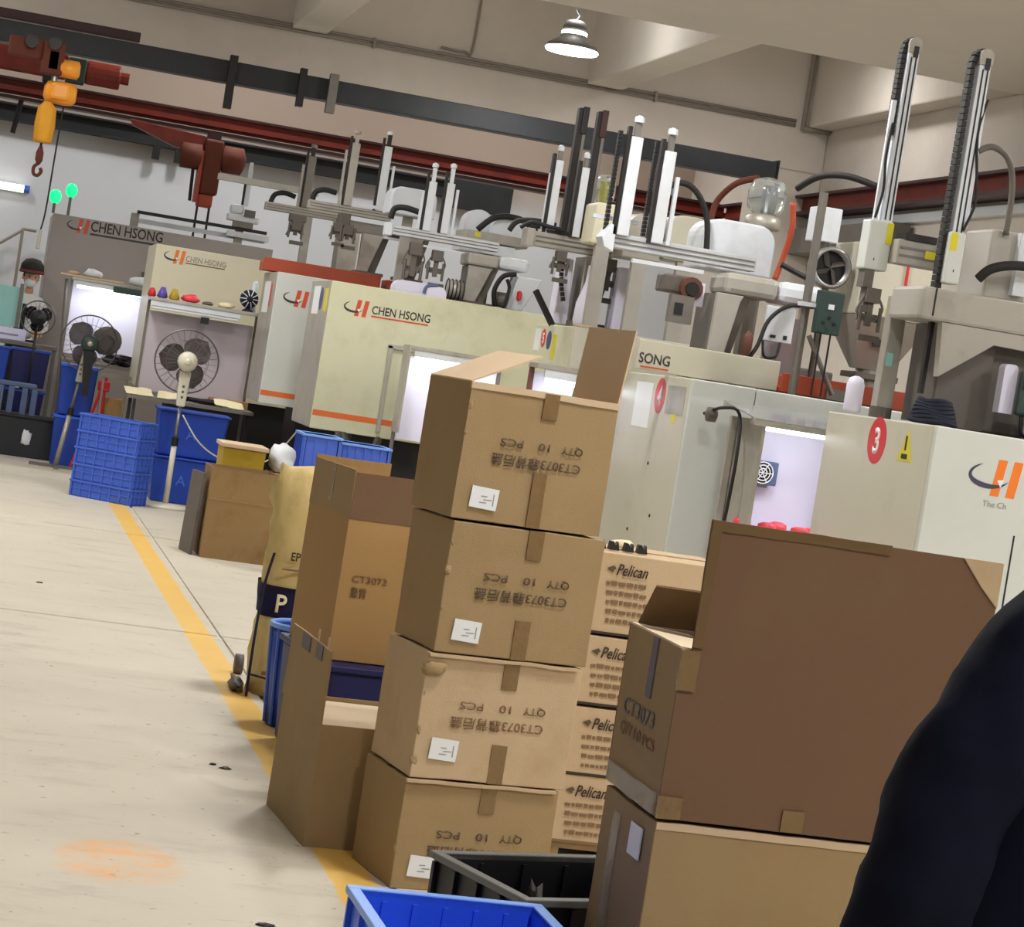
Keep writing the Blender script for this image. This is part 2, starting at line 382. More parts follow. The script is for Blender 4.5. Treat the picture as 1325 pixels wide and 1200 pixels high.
struct('trim_6', MB().box(8.2, 8.9, 25.0, 25.6, 0, 4.34), 'concrete', bevel=0.02)                                                # column in the corner
# conduits on the far beam
t = thing('conduit', 'twin grey conduit pipes clipped along the concrete cross beam', 'pipe', (3, 24.95, 4.84))
for dz in (0.0, 0.05): P_('pipe', MB().cyl((-6, 24.97, 4.84+dz), (8.48, 24.97, 4.84+dz), 0.018, 8), 'pipe_grey', t, smooth=True)
for x in (-2, 0.5, 3.6, 6.8): P_('pipe_clip', MB().box(x, x+0.03, 24.94, 25.0, 4.81, 4.92), 'pipe_grey', t)
t = thing('conduit', 'thin grey conduit rising up the beam face beside the lamp', 'pipe', (4.7, 24.97, 4.9))
P_('pipe', MB().tube([(4.35, 24.97, 4.955), (4.6, 24.97, 4.955), (4.7, 24.97, 5.05), (4.7, 24.97, 6.3)], 0.014, 8), 'pipe_grey', t, smooth=True)
t = thing('conduit', 'dusty vertical pipe in the corner of the concrete walls', 'pipe', (8.58, 24.9, 4.84))
P_('pipe', MB().cyl((8.56, 24.93, 4.8), (8.56, 24.93, 6.3), 0.03, 8), 'pipe_grey', t, smooth=True)
P_('pipe', MB().cyl((8.56, 24.93, 4.82), (8.88, 24.93, 4.82), 0.03, 8), 'pipe_grey', t, smooth=True)

# ------------------------------------------------------------------ crane beams
def ibeam(name, label, x0, x1, y, z0, z1, mt, wdt=0.16, group=None, flange=0.025, mt2=None):
    t = thing(name, label, 'beam', ((x0+x1)/2, y, z0), 0, group)
    P_('web', MB().box(x0, x1, y-0.012, y+0.012, z0+flange, z1-flange), mt, t)
    P_('flange', MB().box(x0, x1, y-wdt/2, y+wdt/2, z0, z0+flange), mt2 or mt, t)
    P_('flange', MB().box(x0, x1, y-wdt/2, y+wdt/2, z1-flange, z1), mt2 or mt, t)
    return t
t = thing('crane_runway_beam', 'dark grey steel box beam under the concrete cross beam', 'beam', (3, 24, 4.05))
P_('box_section', MB().box(-4, 7.98, 23.88, 24.12, 4.05, 4.27), 'beam_dark', t, bevel=0.008)
P_('end_plate', MB().box(7.98, 8.0, 23.86, 24.14, 4.03, 4.29), 'black', t)
for x, zb, wd, mt in ((2.06, 3.78, 0.08, 'dark_steel'), (2.78, 3.93, 0.07, 'dark_steel'), (3.1, 3.92, 0.09, 'steel_dull')):
    P_('hanger', MB().box(x-wd/2, x+wd/2, 23.78, 23.88, zb, 4.32), mt, t)
single('busbar_strip', MB().box(-3, 1.12, 24.2, 24.3, 4.32, 4.42), 'beam_maroon', 'dull red conductor strip lying above the dark steel beam', 'strip', base=(-1, 24.25, 4.32), bevel=0.01)
t = ibeam('crane_runway_beam', 'dark grey steel beam fixed along the white back wall', -4, 6.42, 29.88, 3.73, 3.95, 'beam_dark', 0.2)
P_('end_box', MB().box(5.6, 6.42, 29.75, 30.0, 3.62, 4.0), 'beam_dark', t)
for x in (1.74, 2.02): P_('bracket', MB().box(x, x+0.09, 29.75, 29.85, 3.56, 3.74), 'black', t)
t = thing('crane_girder', 'long red crane girder crossing in front of the back wall', 'beam', (3, 28, 3.86))
P_('web', MB().box(-4, 8.75, 27.98, 28.02, 3.9, 4.06), 'beam_red', t)
P_('flange', MB().box(-4, 8.75, 27.9, 28.1, 4.06, 4.09), 'beam_maroon', t)
P_('flange', MB().box(-4, 8.75, 27.88, 28.12, 3.84, 3.88), 'beam_maroon', t)
P_('rail', MB().box(-4, 8.75, 27.86, 27.97, 3.93, 3.99), 'beam_red', t)
t = thing('crane_girder', 'red crane rail running along the right concrete wall', 'beam', (8.75, 18, 3.86))
P_('web', MB().box(8.72, 8.76, 2, 27.8, 3.88, 4.04), 'beam_red', t)
P_('flange', MB().box(8.62, 8.88, 2, 27.8, 4.04, 4.07), 'beam_maroon', t)
P_('flange', MB().box(8.62, 8.88, 2, 27.8, 3.84, 3.88), 'beam_maroon', t)
single('wall_trunking', MB().box(8.82, 8.9, 2, 27.0, 3.7, 3.79), 'wall_white', 'white cable trunking on the right wall beneath the red rail', 'trunking', base=(8.86, 14, 3.7))
single('support_beam', MB().box(8.6, 8.85, 22, 27.0, 3.4, 3.68), 'steel_dull', 'grey steel box beam against the right wall below the trunking', 'beam', base=(8.7, 24.5, 3.4), bevel=0.01)

# hoist with orange body and chain bag
t = thing('chain_hoist', 'bright orange electric chain hoist with yellow chain bag and hook', 'hoist', (0.3, 22, 2.7))
P_('trolley', MB().box(0.16, 0.36, 21.9, 22.1, 3.62, 3.92).box(-0.15, 0.16, 21.94, 22.06, 3.74, 3.92), 'hoist_rust', t, bevel=0.02)
P_('trolley_wheel', MB().cyl((0.05, 21.86, 3.88), (0.05, 22.14, 3.88), 0.06), 'dark_steel', t)
P_('trolley_wheel', MB().cyl((0.26, 21.86, 3.9), (0.26, 22.14, 3.9), 0.06), 'dark_steel', t)
P_('motor', MB().lathe([(0.05, -0.1), (0.085, -0.08), (0.085, 0.08), (0.05, 0.1)], (0.42, 21.98, 3.7), 'x', 14), 'hoist_orange', t, smooth=True)
P_('upper_housing', MB().box(0.2, 0.34, 21.9, 22.08, 3.64, 3.86), 'hoist_orange', t, bevel=0.03)
P_('lifting_body', MB().lathe([(0.05, -0.15), (0.1, -0.12), (0.11, 0.05), (0.1, 0.12), (0.06, 0.15)], (0.37, 22, 3.47), 'x', 16), 'hoist_orange', t, smooth=True)
P_('gear_cover', MB().box(0.28, 0.46, 21.88, 22.02, 3.4, 3.56), 'hoist_orange', t, bevel=0.03)
P_('suspension_lug', MB().cyl((0.3, 22, 3.55), (0.3, 22, 3.66), 0.03), 'steel', t)
b = MB(); b.lathe([(0.03, 3.37), (0.075, 3.31), (0.085, 3.15), (0.078, 3.02), (0.07, 2.99)], (0.275, 21.93, 0), 'z', 18)
for v in b.bm.verts:
    a = math.atan2(v.co.y-21.93, v.co.x-0.275); k = 1+0.12*math.cos(6*a); v.co.x = 0.275+(v.co.x-0.275)*k; v.co.y = 21.93+(v.co.y-21.93)*k
P_('chain_bag', b, 'chain_bag', t, smooth=True)
P_('chain', MB().cyl((0.27, 22, 2.82), (0.27, 22, 3.4), 0.012, 6), 'dark_steel', t)
P_('hook_block', MB().lathe([(0.015, 2.79), (0.035, 2.83), (0.035, 2.9), (0.015, 2.96)], (0.27, 22, 0), 'z', 12), 'hoist_rust', t, smooth=True)
P_('hook', MB().tube([(0.27, 22, 2.8), (0.235, 22, 2.76), (0.24, 22, 2.7), (0.28, 22, 2.69), (0.305, 22, 2.73), (0.29, 22, 2.76)], 0.016, 8), 'hoist_rust', t, smooth=True)
P_('pendant_cable', MB().tube([(0.42, 22, 3.38), (0.41, 22, 3.0), (0.4, 22, 2.4), (0.38, 22, 2.2)], 0.008, 6), 'rubber', t)
P_('pendant_grip', MB().box(0.36, 0.395, 21.97, 22.02, 2.02, 2.2), 'robot_grey', t, bevel=0.01)
single('pendant_switch', MB().cyl((0.0, 27.95, 3.45), (0.045, 27.95, 3.842), 0.03, 8), 'black', 'black hanging switch bar under the red girder beside the hoist', 'switch', base=(0.0, 27.95, 3.45))
t = thing('crane_end_truck', 'red and green end truck riding on the far girder by the hoist', 'crane part', (0.8, 27.6, 3.9))
P_('truck_body', MB().box(-1.2, 0.5, 27.55, 27.75, 4.14, 4.42), 'beam_red', t, bevel=0.02)
P_('gearbox', MB().box(0.5, 0.72, 27.5, 27.8, 4.12, 4.4), 'green_box', t, bevel=0.02)
P_('drive_motor', MB().cyl((0.72, 27.65, 4.27), (1.12, 27.65, 4.27), 0.14, 16), 'beam_red', t, bevel=0.02)
P_('motor_cap', MB().cyl((1.12, 27.65, 4.27), (1.22, 27.65, 4.27), 0.07, 12), 'beam_red', t)
for x in (-0.9, 0.3): P_('wheel', MB().cyl((x, 27.52, 4.15), (x, 28.1, 4.15), 0.06, 12), 'dark_steel', t)

t = thing('chain_hoist', 'rusty red twin-drum hoist trolley hanging from the red girder', 'hoist', (2.3, 27.7, 2.2))
P_('trolley_arm', MB().prism([(1.3, 3.83), (2.2, 3.78), (2.2, 3.6), (1.85, 3.6), (1.35, 3.76)], 'y', 27.6, 27.75), 'beam_red', t, bevel=0.01)
P_('drum', MB().lathe([(0.06, -0.14), (0.15, -0.11), (0.15, 0.11), (0.06, 0.14)], (2.06, 27.6, 3.52), 'x', 16), 'hoist_rust', t, smooth=True)
P_('drum', MB().lathe([(0.06, -0.15), (0.16, -0.11), (0.16, 0.11), (0.06, 0.15)], (2.55, 27.6, 3.55), 'x', 16), 'hoist_rust', t, smooth=True)
P_('hoist_body', MB().box(2.2, 2.42, 27.5, 27.75, 3.1, 3.75), 'hoist_rust', t, bevel=0.03)
P_('side_plate', MB().box(2.16, 2.2, 27.48, 27.78, 3.0, 3.6), 'tray_orange', t)
P_('lower_block', MB().box(2.2, 2.38, 27.52, 27.72, 2.95, 3.1), 'tray_orange', t, bevel=0.02)
P_('suspension', MB().box(2.24, 2.38, 27.6, 27.95, 3.75, 3.838), 'beam_maroon', t)
for x in (2.22, 2.36): P_('hanging_chain', MB().cyl((x, 27.6, 2.1), (x, 27.6, 2.98), 0.014, 6), 'dark_steel', t)
P_('side_chain', MB().cyl((2.12, 27.6, 3.0), (2.1, 27.6, 3.5), 0.02, 6), 'dark_steel', t)

# ------------------------------------------------------------------ lamps
def high_bay(x, y, z, label, power=LAMP_W, upk=0.8):
    t = thing('high_bay_lamp', label, 'lamp', (x, y, z), 0, 'high-bay ceiling lamps')
    P_('shade', MB().lathe([(0.10, 0.17), (0.13, 0.13), (0.14, 0.1), (0.25, 0.03), (0.255, 0.0)], (x, y, z), 'z', 28), 'lamp_shade', t, smooth=True)
    P_('diffuser', MB().lathe([(0.255, 0.0), (0.262, -0.012), (0.25, -0.03), (0.05, -0.034)], (x, y, z), 'z', 28), 'lamp_on', t, smooth=True)
    P_('collar', MB().lathe([(0.115, 0.125), (0.125, 0.135), (0.125, 0.165), (0.11, 0.175)], (x, y, z), 'z', 24), 'lamp_on', t, smooth=True, label='glowing collar of the lamp housing')
    P_('driver_housing', MB().lathe([(0.115, 0.17), (0.12, 0.21), (0.09, 0.27), (0.03, 0.285)], (x, y, z), 'z', 20), 'lamp_shade', t, smooth=True)
    P_('hook', MB().tube([(x, y, z+0.28), (x+0.03, y, z+0.33), (x-0.01, y, z+0.39), (x, y, z+0.45)], 0.012, 6), 'dark_steel', t)
    if y > 20: P_('suspension_cable', MB().cyl((x, y, z+0.44), (x, y, 6.4), 0.008, 6), 'dark_steel', t)
    ld = bpy.data.lights.new('lamp_light', 'AREA'); ld.shape = 'DISK'; ld.size = 0.5; ld.energy = power; ld.color = LAMP_COL
    lo = bpy.data.objects.new('lamp_light', ld); COL.objects.link(lo); lo.parent = t; lo.location = (0, 0, -0.05)
    pd = bpy.data.lights.new('collar_light', 'POINT'); pd.shadow_soft_size = 0.14; pd.energy = power*upk; pd.color = LAMP_COL      # the collar's own glow reaches the ceiling
    po = bpy.data.objects.new('collar_light', pd); COL.objects.link(po); po.parent = t; po.location = (0, 0, 0.36)
    return t
high_bay(5.1, 22, 4.76, 'round high-bay lamp with glowing rim hanging below the concrete beam', LAMP_W, 0.35)
for k, (x, y) in enumerate(((2.2, 0.8), (6.6, 0.8), (2.2, 5.4), (6.6, 5.4), (2.2, 10.2), (6.6, 10.2), (2.2, 15.0), (-1.8, 15.5), (0.4, 18.6), (-2.6, 22.0), (7.6, 22.3), (-1.5, 27.6), (2.6, 27.6), (6.2, 27.6))):  # unseen extra lamps, added to brighten floor, walls, ceiling and cartons
    high_bay(x, y, 4.39 if y < 19.9 else (5.5 if y < 25 else 5.75), 'added unseen high-bay lamp high up between the concrete beams' if y > 20 else 'added unseen high-bay lamp under the low slab', LAMP_W*(1.0 if y < 14 else (0.85 if y < 20 else (0.32 if x > 7 else 0.62))), 0.35 if 20 < y < 25 else 0.8)
t = thing('wall_tube_light', 'glowing tube light on the white back wall', 'light', (-0.3, 29.95, 2.9))
P_('tube', MB().cyl((-1.0, 29.92, 2.92), (0.24, 29.92, 2.92), 0.045, 10), 'tube_wall', t)
P_('end_cap', MB().cyl((0.24, 29.92, 2.92), (0.31, 29.92, 2.92), 0.05, 10), 'blue_mid', t)
P_('batten', MB().box(-1.05, 0.3, 29.95, 30.0, 2.87, 2.97), 'robot_white', t)
single('wall_pipe_frame', MB().tube([(-0.2, 29.8, 2.0), (0.28, 29.8, 2.39), (0.3, 29.8, 2.42), (0.36, 29.8, 2.42), (0.47, 29.8, 2.42)], 0.02, 6, smooth=1).tube([(0.3, 29.8, 0.0), (0.3, 29.8, 2.42)], 0.02, 6, smooth=1), 'pipe_grey', 'thin grey pipe handrail frame in front of the white wall', 'pipe', base=(0.3, 29.8, 0))

# ================================================================== MOULDING MACHINES
def logo(parent, x, y, z, h, swoosh='logo_black', bars='logo_red', txt=None, tw=0.46, th=0.055, tcol='logo_black', under='logo_red', gap=0.02):
    """crescent plus two leaning bars, then the maker's name with a rule below; face looks towards -Y"""
    f = y-0.0012
    lean = 0.12*h
    bw = 0.26*h
    for k in range(2):
        x0 = x+0.60*h+k*0.46*h
        P_('logo_bar', MB().prism([(x0, z), (x0+bw, z), (x0+bw+lean, z+h), (x0+lean, z+h)], 'y', f, y+0.0005), bars, parent)
    outer, inner = [], []
    for i in range(17):
        u = i/16; a = math.radians(112+233*u); tk = 0.15*h*math.sin(PI*u)**0.8
        ca, sa = math.cos(a), math.sin(a); cx0, cz0 = x+0.5*h, z+0.52*h
        outer.append((cx0+0.6*h*ca, cz0+0.34*h*sa)); inner.append((cx0+(0.6*h-tk*0.7)*ca, cz0+(0.34*h-tk)*sa))
    P_('logo_crescent', MB().prism(outer+inner[::-1][1:-1], 'y', f-0.001, y+0.0005), swoosh, parent)
    c = (x+0.86*h, z+0.36*h); d = 0.11*h
    P_('logo_diamond', MB().prism([(c[0]-d, c[1]+d*0.7), (c[0]+d*0.9, c[1]+d), (c[0]+d*0.1, c[1]-d)], 'y', f-0.0016, y+0.0005), 'sticker_white', parent)
    if txt:
        tx = x+1.5*h+gap
        text(txt, th, tcol, parent, (tx, f, z+0.3*h), width=tw, bold=0.012)
        if under: P_('logo_rule', MB().box(tx, tx+tw*0.98, f-0.0004, y+0.0005, z+0.3*h-th*0.42, z+0.3*h-th*0.22), under, parent)

def machine(label, x0, x1, yf, yb, zt, zb, mf, me, stripe=None, mrim=None, split=None):
    t = thing('injection_moulding_machine', label, 'machine', ((x0+x1)/2, (yf+yb)/2, 0), 0)
    th = 0.03
    xs_ = [x0]+([s for s in split] if split else [])+[x1]
    for a, b in zip(xs_, xs_[1:]):
        P_('front_panel', MB().box(a+(0.002 if a > x0 else 0), b-0.002, yf, yf+th, zb, zt), mf, t, bevel=0.006)
    P_('end_panel', MB().box(x0, x0+th, yf+th+0.001, yb, zb, zt), me, t, bevel=0.006)
    P_('back_panel', MB().box(x0+th, x1, yb-th, yb, zb, zt), me, t)
    P_('top_rim', MB().box(x0+th, x1, yf+th, yf+0.14, zt-0.03, zt-0.004).box(x0+th, x0+0.2, yf+0.14, yb-th, zt-0.03, zt-0.004), mrim or me, t)
    P_('machine_bed', MB().box(x0+0.35, x1-0.05, yf+0.14, yb-0.12, 0.0, zb+0.2), 'black', t)  # black colour also stands in for the dark void under the panels
    P_('platen', MB().box(x0+0.75, x0+0.98, yf+0.2, yb-0.1, zb+0.1, zt-0.02), 'robot_dark', t, bevel=0.01)
    P_('platen', MB().box(x0+1.4, x0+1.62, yf+0.2, yb-0.1, zb+0.1, zt-0.02), 'robot_dark', t, bevel=0.01)
    for dy in (0.3, yb-yf-0.25):
        P_('tie_bar', MB().cyl((x0+0.2, yf+dy, zt-0.16), (x0+1.6, yf+dy, zt-0.16), 0.045, 10), 'steel', t, smooth=True)
    for fx in (x0+0.45, x1-0.3): P_('levelling_foot', MB().cyl((fx, yf+0.22, 0), (fx, yf+0.22, 0.06), 0.06, 10), 'dark_steel', t)
    if stripe:
        P_('stripe', MB().box(x0+0.004, x1-0.01, yf-0.001, yf+0.002, stripe-0.022, stripe+0.022), 'stripe_orange', t)
    return t
def disc_sticker(parent, x, y, z, r, mt, digit=None, size=0.1):
    P_('sticker', MB().cyl((x-0.0012, y, z), (x+0.0005, y, z), r, 28), mt, parent)
    if digit: text(digit, size, 'sticker_white', parent, (x-0.0014, y, z-size*0.5), LEFT, align='CENTER', bold=0.03)
def rect_sticker(parent, x, y0, y1, z0, z1, mt): return P_('sticker', MB().box(x-0.0012, x+0.0005, y0, y1, z0, z1), mt, parent)

m3 = machine('pale grey moulding machine with red number 3 disc on its end', 3.705, 5.6, 8.6, 9.82, 1.588, 0.22, 'guard_pale', 'guard_beige', split=(4.75,))
disc_sticker(m3, 3.705, 9.2, 1.492, 0.1, 'sticker_red', '3', 0.105)
P_('warning_triangle', MB().prism([(8.80, 1.425), (8.96, 1.425), (8.87, 1.56)], 'x', 3.7038, 3.7055), 'sticker_yellow', m3)
P_('warning_mark', MB().box(3.7026, 3.7052, 8.872, 8.888, 1.47, 1.53).box(3.7026, 3.7052, 8.85, 8.91, 1.435, 1.455), 'slot_dark', m3)
logo(m3, 3.885, 8.6, 1.345, 0.148, 'logo_navy', 'logo_orange', 'CHEN HSONG', 0.75, 0.1, 'logo_black', 'logo_red')
text('The Ch', 0.024, 'ink_grey', m3, (3.95, 8.5985, 1.30))
P_('door_gap', MB().box(4.105, 4.112, 8.598, 8.604, 0.3, 1.2), 'slot_dark', m3)

m4 = machine('pale beige moulding machine with red number 4 disc on its end', 3.296, 5.4, 10.6, 11.97, 1.645, 0.22, 'guard_pale', 'guard_beige', split=(3.62,))
disc_sticker(m4, 3.296, 11.1, 1.542, 0.09, 'sticker_red', '4', 0.095)
rect_sticker(m4, 3.296, 11.24, 11.54, 1.37, 1.60, 'sticker_white')
rect_sticker(m4, 3.296, 10.78, 10.86, 1.42, 1.57, 'sticker_yellow')
P_('end_recess', MB().box(3.2945, 3.297, 10.68, 10.98, 1.46, 1.60), 'sheet_steel', m4)
for k, (yy, zz) in enumerate(((10.95, 0.95), (11.3, 0.85), (11.12, 1.2))): P_('bolt', MB().cyl((3.292, yy, zz), (3.3, yy, zz), 0.008, 8), 'slot_dark', m4)

P_('upper_fascia', MB().box(3.12, 3.86, 11.0, 11.03, 1.655, 1.803), 'guard_beige', m4, bevel=0.004)
P_('logo_rule', MB().box(3.14, 3.285, 10.998, 11.0, 1.668, 1.675), 'logo_red', m4)
text('SONG', 0.05, 'logo_black', m4, (3.128, 10.9988, 1.69), width=0.16, bold=0.012)
m5 = machine('greenish beige moulding machine rising behind the carton stack', 3.163, 4.385, 12.5, 13.43, 1.855, 0.22, 'guard_beige', 'guard_cream', split=(3.86,))
rect_sticker(m5, 3.163, 13.28, 13.42, 1.70, 1.83, 'sticker_white')
disc_sticker(m5, 3.163, 13.2, 1.775, 0.055, 'sticker_red', '5', 0.06)
disc_sticker(m5, 3.163, 13.06, 1.765, 0.055, 'sticker_blue')
rect_sticker(m5, 3.163, 12.88, 12.98, 1.66, 1.80, 'sticker_yellow')
P_('top_strip', MB().box(3.163, 3.5, 12.5, 12.54, 1.857, 1.87), 'card_inner', m5, label='peach coloured edging strip')

m6 = machine('cream yellow moulding machine with orange stripe facing the cartons', 2.497, 4.45, 17.5, 18.6, 2.04, 0.908, 'guard_cream', 'sheet_steel', 1.03)
logo(m6, 2.625, 17.5, 1.80, 0.125, 'logo_black', 'logo_red', 'CHEN HSONG', 0.455, 0.062, 'logo_black', 'logo_red')
rect_sticker(m6, 2.497, 18.05, 18.4, 1.78, 2.0, 'sticker_white')
disc_sticker(m6, 2.497, 17.95, 1.9, 0.09, 'sticker_blue')
rect_sticker(m6, 2.497, 17.6, 17.78, 1.8, 1.98, 'sticker_yellow')
P_('door_frame', MB().box(3.0, 3.03, 17.47, 17.5, 0.95, 1.62).box(3.0, 3.5, 17.47, 17.5, 1.6, 1.63), 'sheet_steel', m6)
m7 = machine('off-white moulding machine with narrow front beside the cream one', 2.32, 4.6, 19.5, 20.5, 2.1, 0.985, 'guard_pale', 'sheet_steel', 1.076)
logo(m7, 2.405, 19.5, 1.83, 0.14, 'logo_black', 'logo_red', 'CHEN HSONG', 0.5, 0.07)
rect_sticker(m7, 2.32, 19.9, 20.3, 1.75, 2.02, 'sticker_white')
rect_sticker(m7, 2.32, 19.75, 19.85, 1.8, 2.0, 'sticker_red')
m8 = machine('ivory moulding machine with faint maker lettering above the work shelf', 1.45, 3.6, 22.0, 23.1, 2.25, 0.9, 'guard_ivory', 'guard_ivory')
logo(m8, 1.545, 22.0, 2.09, 0.13, 'logo_black', 'logo_orange', 'CHEN HSONG', 0.38, 0.052, 'ink_grey', 'ink_faint', gap=0.0)
m9 = machine('tall grey moulding machine with bold dark lettering near the back wall', 0.56, 3.0, 26.0, 27.3, 2.53, 0.3, 'guard_grey', 'guard_grey')
logo(m9, 0.735, 26.0, 2.355, 0.16, 'logo_black', 'logo_red', 'CHEN HSONG', 0.79, 0.11, 'logo_black', 'logo_black', gap=0.005)
P_('side_window', MB().box(1.6, 1.85, 25.985, 26.0, 1.7, 2.05), 'robot_dark', m9)
for (x, y, z, lab) in ((0.555, 26.06, 2.70, 'x'), (0.72, 26.2, 2.80, 'y')):
    sl = thing('signal_lamp', 'glowing green signal lamp on a short post atop the grey machine', 'signal light', (x, y, 2.53), 0, 'green signal lamps')
    P_('post', MB().cyl((x, y, 2.531), (x, y, z-0.06), 0.016, 8), 'steel_dull', sl)
    P_('lens', MB().lathe([(0.03, z-0.06), (0.06, z-0.02), (0.065, z+0.03), (0.045, z+0.08), (0.015, z+0.09)], (x, y, 0), 'z', 14), 'led_green', sl, smooth=True)
single('orange_tray', MB().box(2.25, 3.28, 20.06, 20.36, 2.112, 2.2).box(2.25, 3.28, 20.04, 20.06, 2.112, 2.225), 'tray_orange', 'long orange steel tray on the off-white machine', 'tray', base=(2.7, 20.2, 2.112), bevel=0.005)
single('orange_tray', MB().box(3.34, 3.95, 20.06, 20.36, 2.112, 2.2), 'tray_orange', 'short orange steel block at the robot foot behind the cream machine', 'tray', base=(3.6, 20.2, 2.112), bevel=0.005)
t = thing('orange_tray', 'orange steel tray with grey infill on the number 4 machine', 'tray', (4.1, 11.0, 1.65))
P_('tray', MB().box(3.865, 4.55, 10.95, 10.98, 1.655, 1.75).box(3.865, 4.55, 10.98, 11.3, 1.655, 1.68).box(3.865, 4.55, 11.3, 11.33, 1.655, 1.74), 'tray_orange', t, bevel=0.003)
P_('infill', MB().box(4.10, 4.28, 10.935, 10.95, 1.655, 1.71), 'steel_dull', t)

# ================================================================== TAKE-OUT ROBOTS
def drag_chain(pts, wdt, thk, y, n=40):
    """segmented cable chain following pts in the XZ plane"""
    b = MB(); P = [Vector((p[0], y, p[1])) for p in pts]
    L = [(P[i+1]-P[i]).length for i in range(len(P)-1)]; tot = sum(L); step = tot/n
    def at(s):
        for i, q in enumerate(L):
            if s <= q or i == len(L)-1: return P[i]+(P[i+1]-P[i])*min(1, s/q if q else 0)
            s -= q
    for k in range(n):
        a, c = at(k*step), at((k+0.86)*step); d = (c-a)
        if d.length < 1e-6: continue
        nrm = Vector((d.z, 0, -d.x)).normalized()*thk
        b.plate(a-nrm/2-Vector((0, wdt/2, 0)), d, (0, wdt, 0), nrm)
    return b
def gripper(parent, x, y, z0, z1, s=1.0):
    b = MB(); b.box(x-0.03*s, x+0.03*s, y-0.03*s, y+0.03*s, z1-0.06*s, z1)
    b.box(x-0.012*s, x+0.012*s, y-0.012*s, y+0.012*s, z0+0.08*s, z1)
    b.box(x-0.05*s, x+0.05*s, y-0.01, y+0.01, z0+0.1*s, z0+0.13*s).box(x-0.03*s, x+0.06*s, y-0.01, y+0.01, z0+0.02*s, z0+0.045*s)
    for dx in (-0.045, 0.04): b.cyl((x+dx*s, y-0.03, z0+0.06*s), (x+dx*s, y-0.03, z0+0.16*s), 0.008*s, 6)
    b.tube([(x-0.02*s, y, z1-0.02), (x-0.06*s, y-0.02, z1-0.1*s), (x-0.02*s, y-0.02, z0+0.12*s)], 0.006, 6)
    b.tube([(x+0.02*s, y, z1-0.02), (x+0.05*s, y-0.02, z1-0.08*s), (x+0.02*s, y-0.02, z0+0.1*s)], 0.006, 6)
    return P_('gripper', b, 'robot_dark', parent)
def vert_arm(parent, x, y, z0, z1, wd, mt='robot_white', tip=0.1, rack=-1, tipm='steel_dull', depth=0.05):
    a = P_('vertical_arm', MB().box(x-wd/2, x+wd/2, y-depth/2, y+depth/2, z0, z1), mt, parent, bevel=0.004)
    if rack: P_('rack', MB().box(x+rack*(wd/2+0.001), x+rack*(wd/2+0.02), y-depth/2+0.005, y+depth/2-0.005, z0, z1+tip*0.7), 'dark_steel', a)
    if tip:
        P_('slide_rod', MB().box(x-wd*0.25, x+wd*0.25, y-0.012, y+0.012, z1, z1+tip), tipm, a)
        P_('end_stop', MB().lathe([(0.006, z1+tip), (wd*0.42, z1+tip+0.005), (wd*0.42, z1+tip+0.03), (0.008, z1+tip+0.04)], (x, y, 0), 'z', 10), mt, a)
    return a
def beam_rail(parent, x0, x1, y, z0, z1, mt='alu', depth=0.09):
    a = P_('traverse_beam', MB().box(x0, x1, y-depth/2, y+depth/2, z0, z1), mt, parent, bevel=0.005)
    h = z1-z0
    for q in (0.3, 0.62): P_('rail_groove', MB().box(x0+0.01, x1-0.01, y-depth/2-0.004, y-depth/2+0.002, z0+h*q, z0+h*(q+0.1)), 'steel_dull', a)
    return a
def pedestal(parent, x0, x1, y0, y1, z0, z1, mt='robot_grey', lean=0.12):
    """leaning support: wide at the top, narrow foot, hollow dark side"""
    P_('pedestal', MB().prism([(x0, z0), (x0+(x1-x0)*0.45, z0), (x1-(x1-x0)*0.1, z1-0.03), (x1, z1), (x0, z1)], 'y', y0, y0+0.04), mt, parent, bevel=0.004)
    P_('pedestal_side', MB().prism([(x0+0.02, z0), (x1-lean*0.3, z0), (x1+lean*0.4, z1), (x0+0.02, z1)], 'y', y0+0.041, y1), 'robot_dark', parent)
    P_('pedestal_foot', MB().box(x0-0.02, x1+0.03, y0-0.02, y1+0.02, z0-0.03, z0), 'robot_dark', parent)
def rounded_plate(x0, x1, y0, y1, z0, z1, r, n=6, b=None):
    b = b or MB(); pts = [(x0, z0), (x1, z0)]
    for k in range(n+1):
        a = PI/2*k/n; pts.append((x1-r+r*math.cos(a), z1-r+r*math.sin(a)))
    for k in range(n+1):
        a = PI/2+PI/2*k/n; pts.append((x0+r+r*math.cos(a), z1-r+r*math.sin(a)))
    return b.prism(pts, 'y', y0, y1)

# --- robot on machine 3 (nearest)
r3 = thing('take_out_robot', 'tall two-arm robot with long drag chains above the number 3 machine', 'robot', (4.15, 9.3, 1.59))
def tall_arm(x, y, zb, zt, chain_x, blk, blkz, chain_bottom, n):
    a = P_('vertical_arm', MB().box(x-0.026, x+0.026, y-0.03, y+0.03, zb, zt), 'robot_white', r3, bevel=0.003)
    for dx in (-0.012, 0.01): P_('rail', MB().box(x+dx, x+dx+0.006, y-0.034, y-0.03, zb+0.01, zt-0.02), 'dark_steel', a)
    P_('top_cap', rounded_plate(x-0.028, x+0.03, y-0.035, y+0.035, zt, zt+0.07, 0.028), 'robot_grey', a)
    P_('cap_slot', MB().box(x-0.005, x+0.018, y-0.0375, y-0.034, zt-0.02, zt+0.03), 'dark_steel', a)
    P_('drag_chain', drag_chain([(chain_x, chain_bottom), (chain_x, zt), (chain_x+0.012, zt+0.045), (chain_x+0.03, zt+0.065), (x, zt+0.06)], 0.05, 0.022, y+0.01, n), 'black', a)
    bl = P_('carriage', MB().box(blk[0], blk[1], y-0.05, y+0.05, blkz[0], blkz[1]), 'guard_pale', r3, bevel=0.008)
    return a, bl
